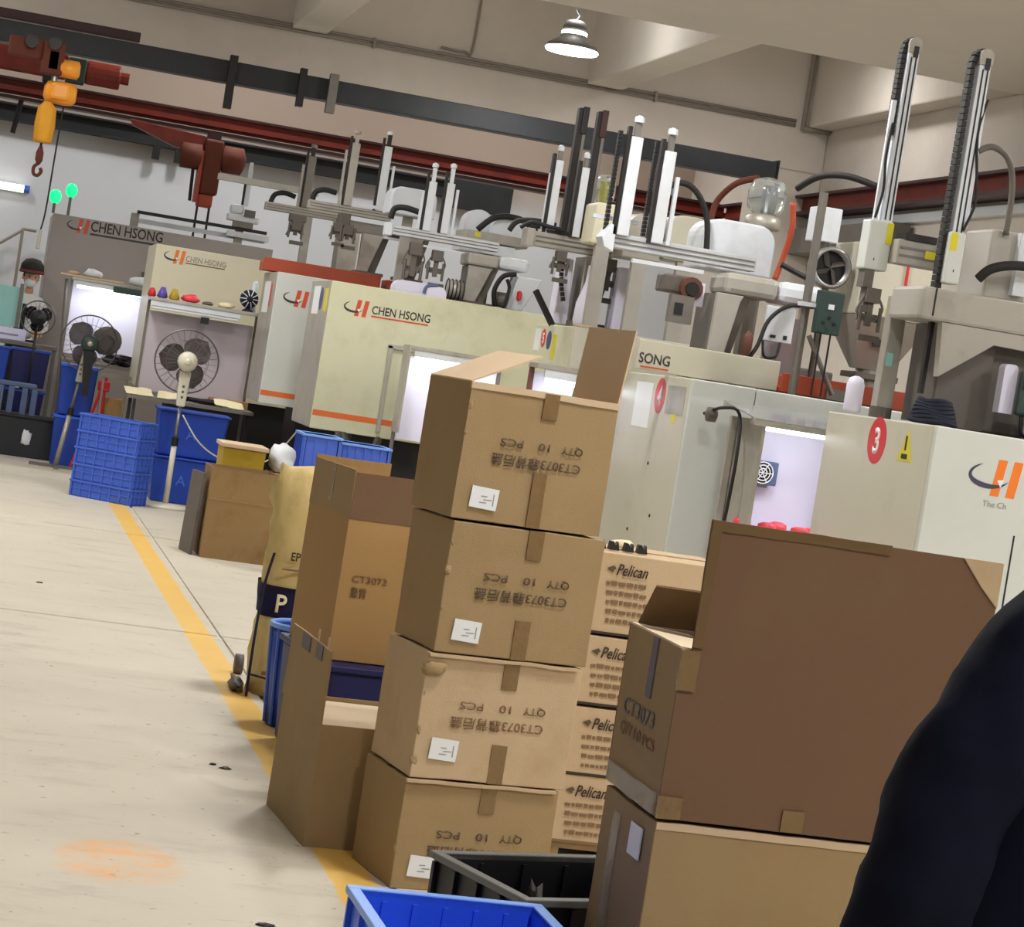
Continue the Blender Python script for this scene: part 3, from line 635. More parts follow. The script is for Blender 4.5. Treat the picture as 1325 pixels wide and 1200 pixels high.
a1, b1 = tall_arm(3.812, 9.8, 2.46, 3.22, 3.772, (3.73, 3.842), (2.24, 2.462), 2.85, 20)
P_('yellow_tag', MB().box(3.812, 3.842, 9.748, 9.7505, 2.36, 2.455), 'sticker_yellow', b1)
P_('guide_rod', MB().box(3.752, 3.772, 9.78, 9.8, 2.46, 3.0), 'robot_white', a1)
P_('air_hose', MB().tube([(3.77, 9.78, 2.9), (3.755, 9.76, 2.75), (3.768, 9.76, 2.6), (3.75, 9.76, 2.47)], 0.006, 6), 'rubber', a1)
P_('slot', MB().box(3.77, 3.774, 9.748, 9.7505, 2.28, 2.292), 'slot_dark', b1)
a2, b2 = tall_arm(3.945, 9.3, 2.41, 3.14, 3.897, (3.905, 3.978), (2.2, 2.421), 2.18, 38)
P_('yellow_tag', MB().box(3.908, 3.94, 9.248, 9.2505, 2.34, 2.415), 'sticker_yellow', b2)
P_('slot', MB().box(3.94, 3.944, 9.248, 9.2505, 2.25, 2.262), 'slot_dark', b2)
P_('rack', MB().box(3.898, 3.916, 9.29, 9.32, 1.72, 2.4), 'dark_steel', a2)
P_('guide_rod', MB().cyl((3.985, 9.3, 2.45), (3.98, 9.3, 3.0), 0.01, 8), 'robot_white', a2)
P_('air_hose', MB().tube([(3.985, 9.28, 3.0), (3.96, 9.27, 2.85), (3.985, 9.26, 2.65), (3.995, 9.26, 2.55), (3.96, 9.26, 2.43)], 0.006, 6), 'rubber', a2)
P_('clamp_head', MB().box(3.745, 3.79, 9.76, 9.84, 2.16, 2.24).box(3.765, 3.80, 9.77, 9.83, 2.05, 2.16), 'robot_dark', r3)
gripper(r3, 3.80, 9.78, 1.9, 2.16, 1.1)
beam_rail(r3, 3.845, 4.6, 9.72, 2.28, 2.39, 'robot_grey', 0.1)
P_('beam_tag', MB().box(3.975, 4.03, 9.663, 9.667, 2.32, 2.355), 'sticker_yellow', r3)
P_('beam_cover', MB().box(3.87, 4.02, 9.66, 9.8, 2.39, 2.42).box(4.08, 4.5, 9.66, 9.8, 2.39, 2.425), 'dark_steel', r3)
P_('traverse_block', MB().box(3.80, 4.7, 9.2, 9.55, 2.03, 2.17), 'robot_grey', r3, bevel=0.015)
P_('block_joint', MB().box(3.858, 3.864, 9.195, 9.2, 2.05, 2.17), 'slot_dark', r3)
P_('gusset', MB().prism([(3.91, 2.03), (4.7, 2.03), (4.7, 1.96), (4.16, 1.97), (3.93, 1.8)], 'y', 9.2, 9.25), 'robot_grey', r3)
P_('underframe', MB().prism([(3.96, 1.6), (4.2, 1.6), (4.2, 2.03), (3.96, 2.03)], 'y', 9.27, 9.6), 'robot_dark', r3)
P_('column', MB().box(4.2, 4.6, 9.3, 9.7, 1.6, 2.03), 'robot_dark', r3, bevel=0.01)
P_('side_cover', MB().box(4.12, 4.32, 9.32, 9.6, 2.17, 2.47), 'robot_grey', r3, bevel=0.012)
P_('cover_edge', MB().box(4.24, 4.3, 9.28, 9.32, 2.2, 2.47), 'robot_white', r3)
P_('hose', MB().tube([(3.985, 9.3, 2.78), (4.05, 9.3, 2.81), (4.13, 9.3, 2.77), (4.17, 9.3, 2.65), (4.175, 9.3, 2.45)], 0.014, 8), 'robot_dark', r3, smooth=True)
P_('hose', MB().tube([(4.06, 9.25, 2.24), (4.1, 9.22, 2.29), (4.2, 9.2, 2.32), (4.4, 9.2, 2.33)], 0.022, 8), 'rubber', r3, smooth=True)
P_('hose', MB().tube([(3.52, 10.2, 2.58), (3.58, 10.1, 2.64), (3.68, 10.0, 2.655), (3.8, 9.9, 2.62)], 0.016, 8), 'rubber', r3, smooth=True)
q = P_('guide_post', MB().box(3.82, 3.895, 9.56, 9.63, 1.6, 2.13), 'sheet_steel', r3, bevel=0.005)
P_('green_patch', MB().box(3.83, 3.86, 9.557, 9.561, 1.82, 1.88), 'teal', q)
P_('post_foot', MB().cyl((3.855, 9.59, 1.588), (3.855, 9.59, 1.64), 0.05, 14), 'robot_dark', q)
t = thing('teach_pendant', 'dark green teach pendant with lit green key hooked on the robot', 'controller', (4.3, 9.1, 1.68))
P_('pendant_body', MB().box(4.255, 4.335, 9.08, 9.12, 1.69, 1.88), 'green_box', t, bevel=0.012)
P_('screen', MB().box(4.268, 4.322, 9.074, 9.081, 1.8, 1.865), 'black', t)
P_('lit_key', MB().box(4.3, 4.318, 9.073, 9.081, 1.765, 1.785), 'led_green', t)
P_('hanger', MB().box(4.28, 4.31, 9.08, 9.12, 1.88, 1.92), 'black', t)
P_('pendant_cable', MB().tube([(4.29, 9.1, 1.69), (4.3, 9.1, 1.62), (4.34, 9.12, 1.6)], 0.008, 6), 'rubber', t)
single('white_control_cabinet', MB().box(4.34, 4.7, 9.0, 9.18, 1.59, 1.74), 'panel_white', 'bright white control cabinet beside the teach pendant', 'cabinet', base=(4.5, 9.1, 1.59), bevel=0.01)
single('white_cover_panel', rounded_plate(4.2, 4.262, 9.14, 9.2, 1.69, 1.9, 0.02), 'panel_white', 'narrow white cover panel left of the teach pendant', 'cover', base=(4.23, 9.17, 1.69))
b = MB()
for k in range(7):
    rr = 0.075-0.004*k; b.tube([(3.85+rr*1.3*math.cos(a), 9.0+rr*math.sin(a), 1.605+0.014*k+0.004*math.sin(3*a+k)) for a in [i*2*PI/14 for i in range(14)]], 0.012, 6, closed=True, smooth=2)
single('cable_coil', b, 'dark_cloth', 'coiled dark cable lying on top of the number 3 machine', 'cable', base=(3.85, 9.0, 1.595))
single('white_canister', MB().lathe([(0.035, 1.6), (0.04, 1.61), (0.04, 1.72), (0.03, 1.75), (0.01, 1.76)], (3.765, 9.70, 0), 'z', 16), 'panel_white', 'small white canister behind the coiled cable', 'canister', base=(3.765, 9.70, 1.6), smooth=True)

# things above machine 4: hopper dryer, junction box, blower
t = thing('material_hopper', 'grey-beige square hopper with tapered throat behind the tall robot', 'hopper', (4.500, 11.5, 1.66))
P_('hopper_box', MB().box(4.320, 4.740, 11.3, 11.75, 2.12, 2.5), 'guard_beige', t, bevel=0.01)
P_('hopper_throat', MB().tbox((4.450, 4.620, 11.45, 11.6), (4.320, 4.740, 11.3, 11.75), 1.85, 2.118), 'robot_grey', t)
P_('outlet', MB().cyl((4.530, 11.52, 1.66), (4.530, 11.52, 1.86), 0.07, 12), 'robot_grey', t)
P_('throat_flange', MB().box(4.420, 4.660, 11.42, 11.64, 1.8, 1.83), 'robot_dark', t)
P_('yellow_label', MB().box(4.480, 4.550, 11.297, 11.301, 2.14, 2.18), 'sticker_yellow', t)
P_('dark_label', MB().box(4.460, 4.570, 11.34, 11.36, 1.97, 2.01), 'slot_dark', t)
P_('red_edge', MB().box(4.560, 4.572, 11.29, 11.3, 2.24, 2.5), 'sticker_red', t)
t = thing('junction_box', 'dark green electrical box on a post above the orange tray', 'electrical box', (4.0, 10.9, 1.65))
P_('box_body', MB().box(3.935, 4.065, 10.8, 10.86, 1.967, 2.18), 'green_box', t, bevel=0.006)
P_('screen_label', MB().box(3.985, 4.015, 10.797, 10.801, 2.09, 2.115), 'sticker_white', t)
for dx in (-0.03, 0.0, 0.03): P_('knob', MB().cyl((4.0+dx, 10.79, 2.05-abs(dx)), (4.0+dx, 10.801, 2.05-abs(dx)), 0.008, 8), 'black', t)
P_('post', MB().cyl((3.905, 10.9, 1.65), (3.905, 10.9, 2.66), 0.022, 10), 'steel_dull', t)
P_('bracket', MB().box(3.86, 3.945, 10.84, 10.9, 2.09, 2.11), 'robot_white', t)
for dx in (-0.02, 0.03): P_('cable', MB().cyl((4.0+dx, 10.83, 1.66), (4.0+dx, 10.83, 1.97), 0.005, 6), 'rubber', t)
P_('stay', MB().cyl((3.93, 10.86, 1.95), (4.1, 10.86, 1.68), 0.013, 8), 'steel_dull', t)
bx_, by_, bz_ = 4.18, 11.42, 2.335
t = thing('blower', 'round silver blower with dark four-blade rotor above the green box', 'blower', (bx_, by_, 1.65))
P_('housing', MB().lathe([(0.06, 0.05), (0.105, 0.04), (0.11, -0.05), (0.09, -0.06), (0.09, 0.0)], (bx_, by_, bz_), 'y', 24), 'steel', t, smooth=True)
P_('back_disc', MB().cyl((bx_, by_-0.005, bz_), (bx_, by_+0.01, bz_), 0.088, 20), 'black', t)
for k in range(4):
    a = k*PI/2+0.3; P_('rotor_blade', MB().plate((bx_, by_-0.03, bz_), (0.08*math.cos(a), 0, 0.08*math.sin(a)), (0.03*math.cos(a+0.9), 0.015, 0.03*math.sin(a+0.9)), (0, 0.004, 0)), 'robot_dark', t)
P_('filter_box', MB().box(bx_-0.1, bx_+0.03, by_, by_+0.15, bz_+0.13, bz_+0.31), 'robot_white', t, bevel=0.006)
P_('filter_stem', MB().cyl((bx_-0.03, by_+0.05, bz_+0.08), (bx_-0.03, by_+0.05, bz_+0.13), 0.03, 10), 'steel_dull', t)
P_('support', MB().cyl((bx_, by_, 1.63), (bx_, by_, bz_-0.1), 0.02, 8), 'steel_dull', t)
single('conveying_hose', MB().tube([(3.86, 11.3, 2.22), (3.885, 11.3, 2.34), (3.9, 11.28, 2.48), (3.885, 11.28, 2.62)], 0.016, 8), 'tray_orange', 'orange material hose rising beside the white rounded hood', 'hose', base=(3.83, 11.3, 2.25), smooth=True)
single('machine_cabinet', MB().box(4.0, 4.14, 11.5, 11.75, 1.655, 2.05), 'panel_mauve', 'pale lilac cabinet standing behind the dark green box', 'cabinet', base=(4.08, 11.6, 1.655), bevel=0.008)

# --- robot on machine 4
r4 = thing('take_out_robot', 'robot with two blue-white arms on a silver traverse beam', 'robot', (3.6, 11.4, 1.65))
beam_rail(r4, 2.97, 3.765, 11.4, 2.245, 2.318, 'alu', 0.1)
P_('beam_cap', MB().prism([(2.95, 2.24), (3.0, 2.22), (3.0, 2.35), (2.975, 2.36), (2.93, 2.29)], 'y', 11.33, 11.46), 'robot_white', r4, bevel=0.004)
vert_arm(r4, 3.035, 11.35, 2.31, 2.81, 0.062, 'robot_white', 0.07, -1)
vert_arm(r4, 3.218, 11.35, 2.30, 2.77, 0.062, 'robot_white', 0.08, -1)
P_('slave_arm', MB().box(2.985, 3.0, 11.34, 11.37, 2.32, 2.66), 'robot_white', r4)
P_('slave_arm', MB().box(3.272, 3.29, 11.34, 11.37, 2.3, 2.65), 'robot_white', r4)
P_('drag_chain', drag_chain([(2.965, 2.33), (2.965, 2.84)], 0.03, 0.02, 11.42, 24), 'black', r4)
P_('drag_chain', drag_chain([(3.165, 2.33), (3.165, 2.82)], 0.03, 0.02, 11.42, 24), 'black', r4)
P_('lower_rail', MB().box(3.1, 3.48, 11.3, 11.33, 2.185, 2.205), 'robot_white', r4)
P_('upper_rail', MB().box(2.9, 3.14, 11.45, 11.48, 2.385, 2.405), 'robot_white', r4)
P_('swing_arm', MB().box(3.575, 3.86, 11.2, 11.5, 2.105, 2.215), 'robot_grey', r4, bevel=0.03)
P_('swing_arm_cap', MB().box(3.862, 4.11, 11.2, 11.5, 2.105, 2.215), 'robot_white', r4, bevel=0.035)
pedestal(r4, 3.54, 3.68, 11.2, 11.6, 1.69, 2.104, 'robot_grey')
P_('control_box', MB().box(3.8, 3.95, 11.15, 11.19, 1.9, 2.08), 'robot_white', r4, bevel=0.006)
P_('box_socket', MB().box(3.83, 3.86, 11.146, 11.151, 1.92, 1.935).box(3.9, 3.92, 11.146, 11.151, 1.92, 1.94), 'slot_dark', r4)
P_('cable', MB().tube([(4.05, 11.19, 2.11), (3.9, 11.14, 2.09), (3.8, 11.12, 2.0), (3.75, 11.1, 1.85), (3.66, 11.1, 1.7)], 0.011, 8), 'rubber', r4, smooth=True)
P_('cable', MB().tube([(3.88, 11.12, 1.9), (3.86, 11.1, 1.83), (3.8, 11.1, 1.82), (3.78, 11.1, 1.9)], 0.007, 8), 'rubber', r4, smooth=True)
P_('hose', MB().tube([(3.29, 11.6, 2.6), (3.37, 11.6, 2.65), (3.46, 11.6, 2.62), (3.54, 11.6, 2.5), (3.57, 11.6, 2.3)], 0.016, 8), 'rubber', r4, smooth=True)
P_('motor', MB().box(3.28, 3.45, 11.3, 11.45, 2.07, 2.16), 'robot_dark', r4, bevel=0.01)
P_('motor', MB().cyl((3.42, 11.26, 2.1), (3.42, 11.44, 2.1), 0.06, 14), 'maroon', r4)
P_('motor_cap', MB().cyl((3.42, 11.245, 2.1), (3.42, 11.26, 2.1), 0.035, 12), 'dark_steel', r4)
P_('valve_block', MB().box(3.32, 3.44, 11.25, 11.31, 1.92, 2.06), 'steel_dull', r4)
P_('valve_window', MB().box(3.34, 3.385, 11.246, 11.251, 1.96, 2.02), 'black', r4)
P_('gauge_plate', MB().box(3.44, 3.5, 11.3, 11.32, 2.02, 2.14), 'panel_white', r4)
P_('guide_handle', MB().tube([(3.86, 11.25, 2.3), (3.95, 11.25, 2.27), (4.02, 11.25, 2.25)], 0.014, 8), 'black', r4)
def hood(label, x0, x1, y0, y1, z0, z1, r, mt, stand_y, stand_z):
    t = thing('machine_hood', label, 'hood', ((x0+x1)/2, stand_y, stand_z))
    P_('cover', rounded_plate(x0, x1, y0, y1, z0, z1, r), mt, t, bevel=0.01)
    xm = (x0+x1)/2; P_('stand', MB().box(xm-0.04, xm+0.04, stand_y, stand_y+0.05, stand_z, z0), 'robot_grey', t)
    return t
hood('large white hood with rounded corners behind the silver beam', 3.55, 3.955, 11.65, 11.93, 2.24, 2.51, 0.1, 'robot_white', 11.70, 1.66)
hood('beige rounded hood peeking out behind the large white one', 3.62, 3.88, 12.56, 12.8, 2.31, 2.57, 0.09, 'guard_beige', 12.57, 1.852)
hood('pale grey rounded hood right behind the blue-white arms', 3.38, 3.6, 12.56, 12.8, 2.28, 2.54, 0.09, 'sheet_steel', 12.57, 1.852)
hood('ivory box hood between the two blue-white arms', 3.19, 3.345, 12.56, 12.8, 2.33, 2.56, 0.02, 'guard_ivory', 12.57, 1.852)
t = thing('vacuum_loader', 'clear round loader jar with metal core behind the white hood', 'loader', (3.87, 11.8, 2.51))
P_('jar', MB().lathe([(0.06, 2.6), (0.1, 2.63), (0.105, 2.72), (0.085, 2.78), (0.03, 2.8)], (3.98, 12.0, 0), 'z', 20), 'clear_plastic', t, smooth=True)
P_('core', MB().cyl((3.99, 12.0, 2.6), (3.99, 12.0, 2.74), 0.028, 12), 'steel', t)
P_('base_ring', MB().lathe([(0.09, 2.52), (0.1, 2.53), (0.1, 2.58), (0.07, 2.6)], (3.98, 12.0, 0), 'z', 18), 'sheet_steel', t, smooth=True)
P_('stand', MB().cyl((3.98, 12.0, 1.66), (3.98, 12.0, 2.53), 0.05, 10), 'robot_grey', t)
single('conveying_hose', MB().tube([(3.78, 12.3, 2.55), (3.8, 12.3, 2.66), (3.86, 12.2, 2.76), (3.95, 12.1, 2.8)], 0.018, 8), 'hoist_rust', 'thin red-brown hose curving over to the clear loader jar', 'hose', base=(3.78, 12.3, 2.55), smooth=True)
P_('indicator_bulb', MB().lathe([(0.012, 1.66), (0.014, 1.80), (0.026, 1.85), (0.026, 1.9), (0.008, 1.935)], (3.70, 11.1, 0), 'z', 14), 'maroon', r4, smooth=True)

# --- robot on machine 5
r5 = thing('take_out_robot', 'robot with two dark masts rising above a dusty grey beam', 'robot', (3.35, 13.2, 1.87))
beam_rail(r5, 2.98, 3.46, 13.1, 2.29, 2.375, 'robot_grey', 0.1)
P_('beam_end', MB().box(2.93, 2.979, 13.03, 13.17, 2.28, 2.385), 'robot_grey', r5, bevel=0.006)
vert_arm(r5, 3.068, 13.1, 2.375, 2.8, 0.045, 'robot_white', 0.05, -1)
vert_arm(r5, 3.215, 13.05, 2.375, 2.78, 0.045, 'robot_white', 0.05, -1)
P_('slave_arm', MB().box(3.02, 3.034, 13.09, 13.11, 2.38, 2.72), 'robot_white', r5)
for x in (3.18, 3.296):
    P_('dark_mast', MB().box(x-0.026, x+0.01, 13.16, 13.22, 2.38, 3.13), 'dark_steel', r5, bevel=0.003)
    P_('mast_rail', MB().box(x+0.012, x+0.03, 13.16, 13.2, 2.38, 2.98), 'steel_dull', r5)
    P_('mast_tip', MB().box(x-0.005, x+0.034, 13.15, 13.22, 2.98, 3.14), 'beam_maroon' if x > 3.2 else 'dark_steel', r5, bevel=0.005)
P_('hose', MB().tube([(2.86, 13.2, 2.36), (2.9, 13.2, 2.42), (3.0, 13.18, 2.44), (3.12, 13.15, 2.43)], 0.016, 8), 'rubber', r5, smooth=True)
P_('hose', MB().tube([(2.9, 13.1, 2.38), (2.96, 13.08, 2.42), (3.06, 13.05, 2.41), (3.14, 13.0, 2.4)], 0.012, 8), 'rubber', r5, smooth=True)
P_('beam_cover', MB().box(3.05, 3.3, 13.05, 13.17, 2.375, 2.395), 'dark_steel', r5)
pedestal(r5, 3.3, 3.44, 13.02, 13.36, 1.9, 2.28, 'robot_grey')
gripper(r5, 3.42, 12.95, 2.0, 2.28, 1.2)
gripper(r5, 3.14, 13.0, 2.08, 2.28, 1.0)
P_('chain_loop', drag_chain([(3.2, 2.0), (3.17, 2.1), (3.16, 2.2), (3.17, 2.28)], 0.03, 0.02, 13.02, 10), 'dark_steel', r5)
P_('white_housing', MB().box(3.46, 3.6, 12.85, 13.0, 1.87, 2.24), 'panel_white', r5, bevel=0.01)
P_('white_housing', MB().tbox((3.2, 3.29, 13.2, 13.35), (3.21, 3.27, 13.2, 13.35), 1.87, 2.26), 'panel_white', r5, bevel=0.008)
P_('white_housing', MB().lathe([(0.06, 1.87), (0.07, 1.9), (0.065, 2.0), (0.03, 2.12), (0.025, 2.22)], (3.3, 12.85, 0), 'z', 16), 'panel_white', r5, smooth=True)
t = thing('vacuum_loader', 'small clear loader with white cap between the dark masts and blue-white arms', 'loader', (3.5, 13.65, 0))
P_('jar', MB().lathe([(0.05, 2.65), (0.07, 2.68), (0.07, 2.77), (0.05, 2.81), (0.02, 2.82)], (3.5, 13.65, 0), 'z', 16), 'clear_plastic', t, smooth=True)
P_('loader_base', MB().lathe([(0.03, 2.53), (0.09, 2.55), (0.08, 2.61), (0.04, 2.65)], (3.5, 13.65, 0), 'z', 16), 'robot_white', t, smooth=True)
P_('loader_stem', MB().cyl((3.5, 13.65, 0), (3.5, 13.65, 2.53), 0.04, 12), 'robot_grey', t)
P_('core', MB().cyl((3.5, 13.65, 2.65), (3.5, 13.65, 2.77), 0.02, 10), 'sticker_yellow', t)
P_('stay_rod', MB().cyl((3.06, 13.15, 2.04), (3.178, 13.1, 1.855), 0.02, 8), 'dark_steel', m5)

# --- robot on machine 6 with hoods
r6 = thing('take_out_robot', 'robot with paired white arms above the cream machine', 'robot', (3.45, 18.2, 2.04))
beam_rail(r6, 2.98, 3.85, 18.1, 2.49, 2.565, 'alu', 0.12)
P_('beam_cap', MB().box(2.93, 2.98, 18.02, 18.18, 2.475, 2.58), 'robot_white', r6, bevel=0.008)
vert_arm(r6, 3.245, 18.05, 2.56, 2.95, 0.062, 'robot_white', 0.11, -1, 'robot_white')
vert_arm(r6, 3.39, 18.05, 2.56, 2.96, 0.062, 'robot_white', 0.12, -1, 'robot_white')
P_('slave_arm', MB().box(3.17, 3.19, 18.04, 18.07, 2.57, 2.86), 'robot_white', r6)
P_('slave_arm', MB().box(3.442, 3.462, 18.04, 18.07, 2.56, 2.92), 'robot_white', r6)
P_('lower_rail', MB().box(3.2, 3.5, 17.98, 18.0, 2.43, 2.445), 'robot_white', r6)
P_('swing_arm', MB().box(3.6, 3.85, 17.95, 18.3, 2.355, 2.45), 'robot_grey', r6, bevel=0.02)
P_('swing_arm_cap', MB().box(3.852, 4.1, 17.95, 18.3, 2.36, 2.46), 'robot_white', r6, bevel=0.03)
pedestal(r6, 3.62, 3.82, 17.98, 18.35, 2.07, 2.352, 'robot_grey')
P_('hose', MB().tube([(2.98, 18.2, 2.62), (3.0, 18.2, 2.7), (3.08, 18.18, 2.72), (3.2, 18.15, 2.7)], 0.024, 8), 'rubber', r6, smooth=True)
gripper(r6, 3.36, 18.0, 2.1, 2.42, 1.4)
gripper(r6, 3.18, 18.0, 2.06, 2.45, 1.6)
hood('white rounded hood behind the paired white arms', 3.05, 3.43, 18.75, 19.1, 2.70, 2.925, 0.08, 'robot_white', 18.9, 0.0)
t = thing('material_drum_unit', 'grey unit with two white half-round drums at the girder end', 'loader', (3.75, 18.5, 2.48))
P_('drum', rounded_plate(3.63, 3.87, 18.5, 18.7, 2.65, 2.83, 0.115), 'robot_white', t, smooth=False)
P_('drum', rounded_plate(3.84, 4.07, 18.4, 18.6, 2.63, 2.8, 0.113), 'robot_white', t)
P_('tray', MB().box(3.62, 4.15, 18.35, 18.75, 2.57, 2.65), 'robot_grey', t, bevel=0.01)
P_('tray_tag', MB().box(3.7, 3.75, 18.347, 18.351, 2.6, 2.64), 'sticker_yellow', t)
P_('skirt', MB().box(3.6, 4.05, 18.36, 18.7, 2.48, 2.56), 'robot_white', t)
P_('hose', MB().tube([(3.72, 18.36, 2.66), (3.85, 18.36, 2.78), (4.05, 18.36, 2.8), (4.2, 18.36, 2.72)], 0.025, 8), 'rubber', t, smooth=True)
P_('hose', MB().tube([(4.1, 18.3, 2.6), (4.13, 18.3, 2.72), (4.22, 18.3, 2.77), (4.32, 18.3, 2.7)], 0.025, 8), 'rubber', t, smooth=True)
P_('support_leg', MB().box(3.8, 3.9, 18.45, 18.6, 2.04, 2.48), 'robot_dark', t)
t = thing('injection_unit', 'white injection barrel unit with wire-caged motor on the cream machine', 'injection unit', (3.3, 17.85, 2.04))
P_('cover', rounded_plate(3.02, 3.36, 17.75, 17.95, 2.045, 2.14, 0.06), 'panel_white', t)
P_('end_cover', rounded_plate(3.26, 3.42, 17.68, 17.74, 2.045, 2.13, 0.06), 'panel_white', t)
P_('motor_cage', MB().lathe([(0.04, -0.06), (0.075, -0.05), (0.075, 0.05), (0.04, 0.06)], (3.5, 17.8, 2.13), 'x', 14), 'sheet_steel', t, smooth=True)
for k in range(5): P_('cage_ring', MB().tube([(3.44+0.03*k, 17.8+0.08*math.cos(a), 2.13+0.08*math.sin(a)) for a in [i*2*PI/12 for i in range(12)]], 0.005, 5, closed=True, smooth=1), 'dark_steel', t)
P_('hand_lever', MB().tube([(3.24, 17.68, 2.06), (3.26, 17.68, 2.12), (3.34, 17.68, 2.14)], 0.014, 6), 'slate', t)
t = thing('material_hopper', 'white hopper with red tag and black hose right of the cream machine robot', 'hopper', (4.05, 18.0, 2.04))
P_('hopper_body', MB().tbox((3.96, 4.08, 17.9, 18.1), (4.0, 4.2, 17.85, 18.15), 2.05, 2.32), 'robot_white', t, bevel=0.01)
P_('red_tag', MB().lathe([(0.004, 2.13), (0.02, 2.14), (0.02, 2.2), (0.004, 2.21)], (4.03, 17.86, 0), 'z', 10), 'sticker_red', t)
P_('hose', MB().tube([(3.86, 17.9, 2.06), (3.83, 17.88, 2.18), (3.88, 17.86, 2.3), (3.98, 17.86, 2.33)], 0.02, 8), 'rubber', t, smooth=True)
P_('hose', MB().tube([(3.9, 17.8, 2.05), (3.93, 17.8, 2.2), (3.9, 17.8, 2.28)], 0.014, 8), 'rubber', t, smooth=True)
P_('barrel', MB().cyl((3.86, 18.0, 2.12), (3.98, 18.0, 2.12), 0.06, 14), 'steel_dull', t)

# --- robot on machine 7
r7 = thing('take_out_robot', 'robot with twin tall pale arms and dark lower beam behind the orange tray', 'robot', (3.0, 20.4, 2.1))
beam_rail(r7, 2.58, 3.32, 20.3, 2.715, 2.79, 'robot_grey', 0.12)
vert_arm(r7, 2.915, 20.25, 2.79, 3.34, 0.07, 'robot_grey', 0.08, -1, 'robot_grey')
vert_arm(r7, 3.2, 20.25, 2.79, 3.36, 0.07, 'robot_white', 0.1, -1, 'dark_steel')
P_('slave_arm', MB().box(2.83, 2.85, 20.24, 20.27, 2.79, 3.27), 'robot_grey', r7)
P_('slave_arm', MB().box(3.265, 3.285, 20.24, 20.27, 2.78, 3.2), 'robot_white', r7)
P_('lower_beam', MB().box(2.85, 3.3, 20.4, 20.5, 2.58, 2.68), 'robot_grey', r7, bevel=0.01)
P_('beam_cover', MB().box(3.0, 3.2, 20.22, 20.24, 2.8, 2.83), 'robot_white', r7)
P_('hose', MB().tube([(2.62, 20.35, 2.8), (2.64, 20.35, 2.87), (2.72, 20.35, 2.9), (2.82, 20.35, 2.89)], 0.024, 8), 'rubber', r7, smooth=True)
pedestal(r7, 3.1, 3.3, 20.3, 20.5, 2.25, 2.58, 'robot_grey')
pedestal(r7, 3.46, 3.66, 20.3, 20.5, 2.25, 2.62, 'robot_grey')
P_('motor_frame', MB().box(3.28, 3.5, 20.2, 20.3, 2.56, 2.68), 'robot_white', r7)
P_('motor_core', MB().box(3.3, 3.48, 20.19, 20.202, 2.58, 2.66), 'black', r7)
P_('carriage', MB().box(2.86, 2.96, 20.2, 20.34, 2.6, 2.72), 'robot_dark', r7, bevel=0.01)
gripper(r7, 2.86, 20.2, 2.4, 2.62, 1.2)
gripper(r7, 2.95, 20.2, 2.38, 2.62, 1.4)
# --- robot on machine 8
r8 = thing('take_out_robot', 'robot with a single tall grey arm and hanging gripper', 'robot', (2.8, 22.6, 2.25))
beam_rail(r8, 2.45, 3.25, 22.5, 2.765, 2.84, 'robot_grey', 0.12)
vert_arm(r8, 2.83, 22.45, 2.84, 3.34, 0.075, 'steel_dull', 0.08, -1, 'dark_steel')
P_('slave_arm', MB().box(2.745, 2.77, 22.44, 22.47, 2.84, 3.25), 'robot_grey', r8)
P_('carriage', MB().box(2.7, 2.86, 22.4, 22.56, 2.69, 2.765), 'robot_dark', r8, bevel=0.01)
gripper(r8, 2.77, 22.42, 2.44, 2.7, 1.5)
P_('hose', MB().tube([(2.5, 22.5, 2.84), (2.53, 22.5, 2.92), (2.62, 22.5, 2.95), (2.73, 22.5, 2.93)], 0.024, 8), 'rubber', r8, smooth=True)
P_('column', MB().box(3.2, 3.4, 22.4, 22.7, 2.25, 2.765), 'robot_grey', r8, bevel=0.01)
P_('top_beam', MB().box(2.0, 3.0, 22.9, 22.98, 3.0, 3.06), 'robot_grey', r8)
P_('top_beam_post', MB().box(2.9, 2.98, 22.9, 22.98, 2.25, 3.0), 'robot_grey', r8)
# --- robot on machine 9
r9 = thing('take_out_robot', 'small white robot on a long rail above the grey machine', 'robot', (2.5, 26.5, 2.53))
P_('rail', MB().box(1.48, 2.95, 26.45, 26.53, 2.7, 2.735), 'dark_steel', r9)
P_('rail', MB().box(1.42, 2.95, 26.55, 26.6, 2.6, 2.65), 'robot_white', r9)
for x in (1.42, 2.6): P_('rail_stand', MB().box(x, x+0.09, 26.5, 26.6, 2.53, 2.7), 'robot_grey', r9)
P_('head', MB().box(2.48, 2.84, 26.4, 26.6, 2.8, 2.88), 'robot_white', r9, bevel=0.015)
P_('head_top', MB().box(2.5, 2.66, 26.42, 26.58, 2.88, 2.99), 'robot_white', r9, bevel=0.03)
P_('arm', MB().box(2.64, 2.69, 26.44, 26.5, 2.98, 3.4), 'robot_white', r9)
P_('arm_side', MB().box(2.615, 2.638, 26.45, 26.49, 2.98, 3.28), 'dark_steel', r9)
P_('arm_tip', MB().box(2.645, 2.685, 26.45, 26.49, 3.4, 3.48), 'robot_white', r9)
P_('carriage', MB().box(2.56, 2.78, 26.42, 26.6, 2.735, 2.8), 'steel_dull', r9)
P_('foot_beam', MB().box(2.5, 2.98, 26.4, 26.5, 2.62, 2.68), 'robot_white', r9)
P_('tool', MB().box(2.66, 2.78, 26.36, 26.42, 2.86, 2.94), 'robot_dark', r9)

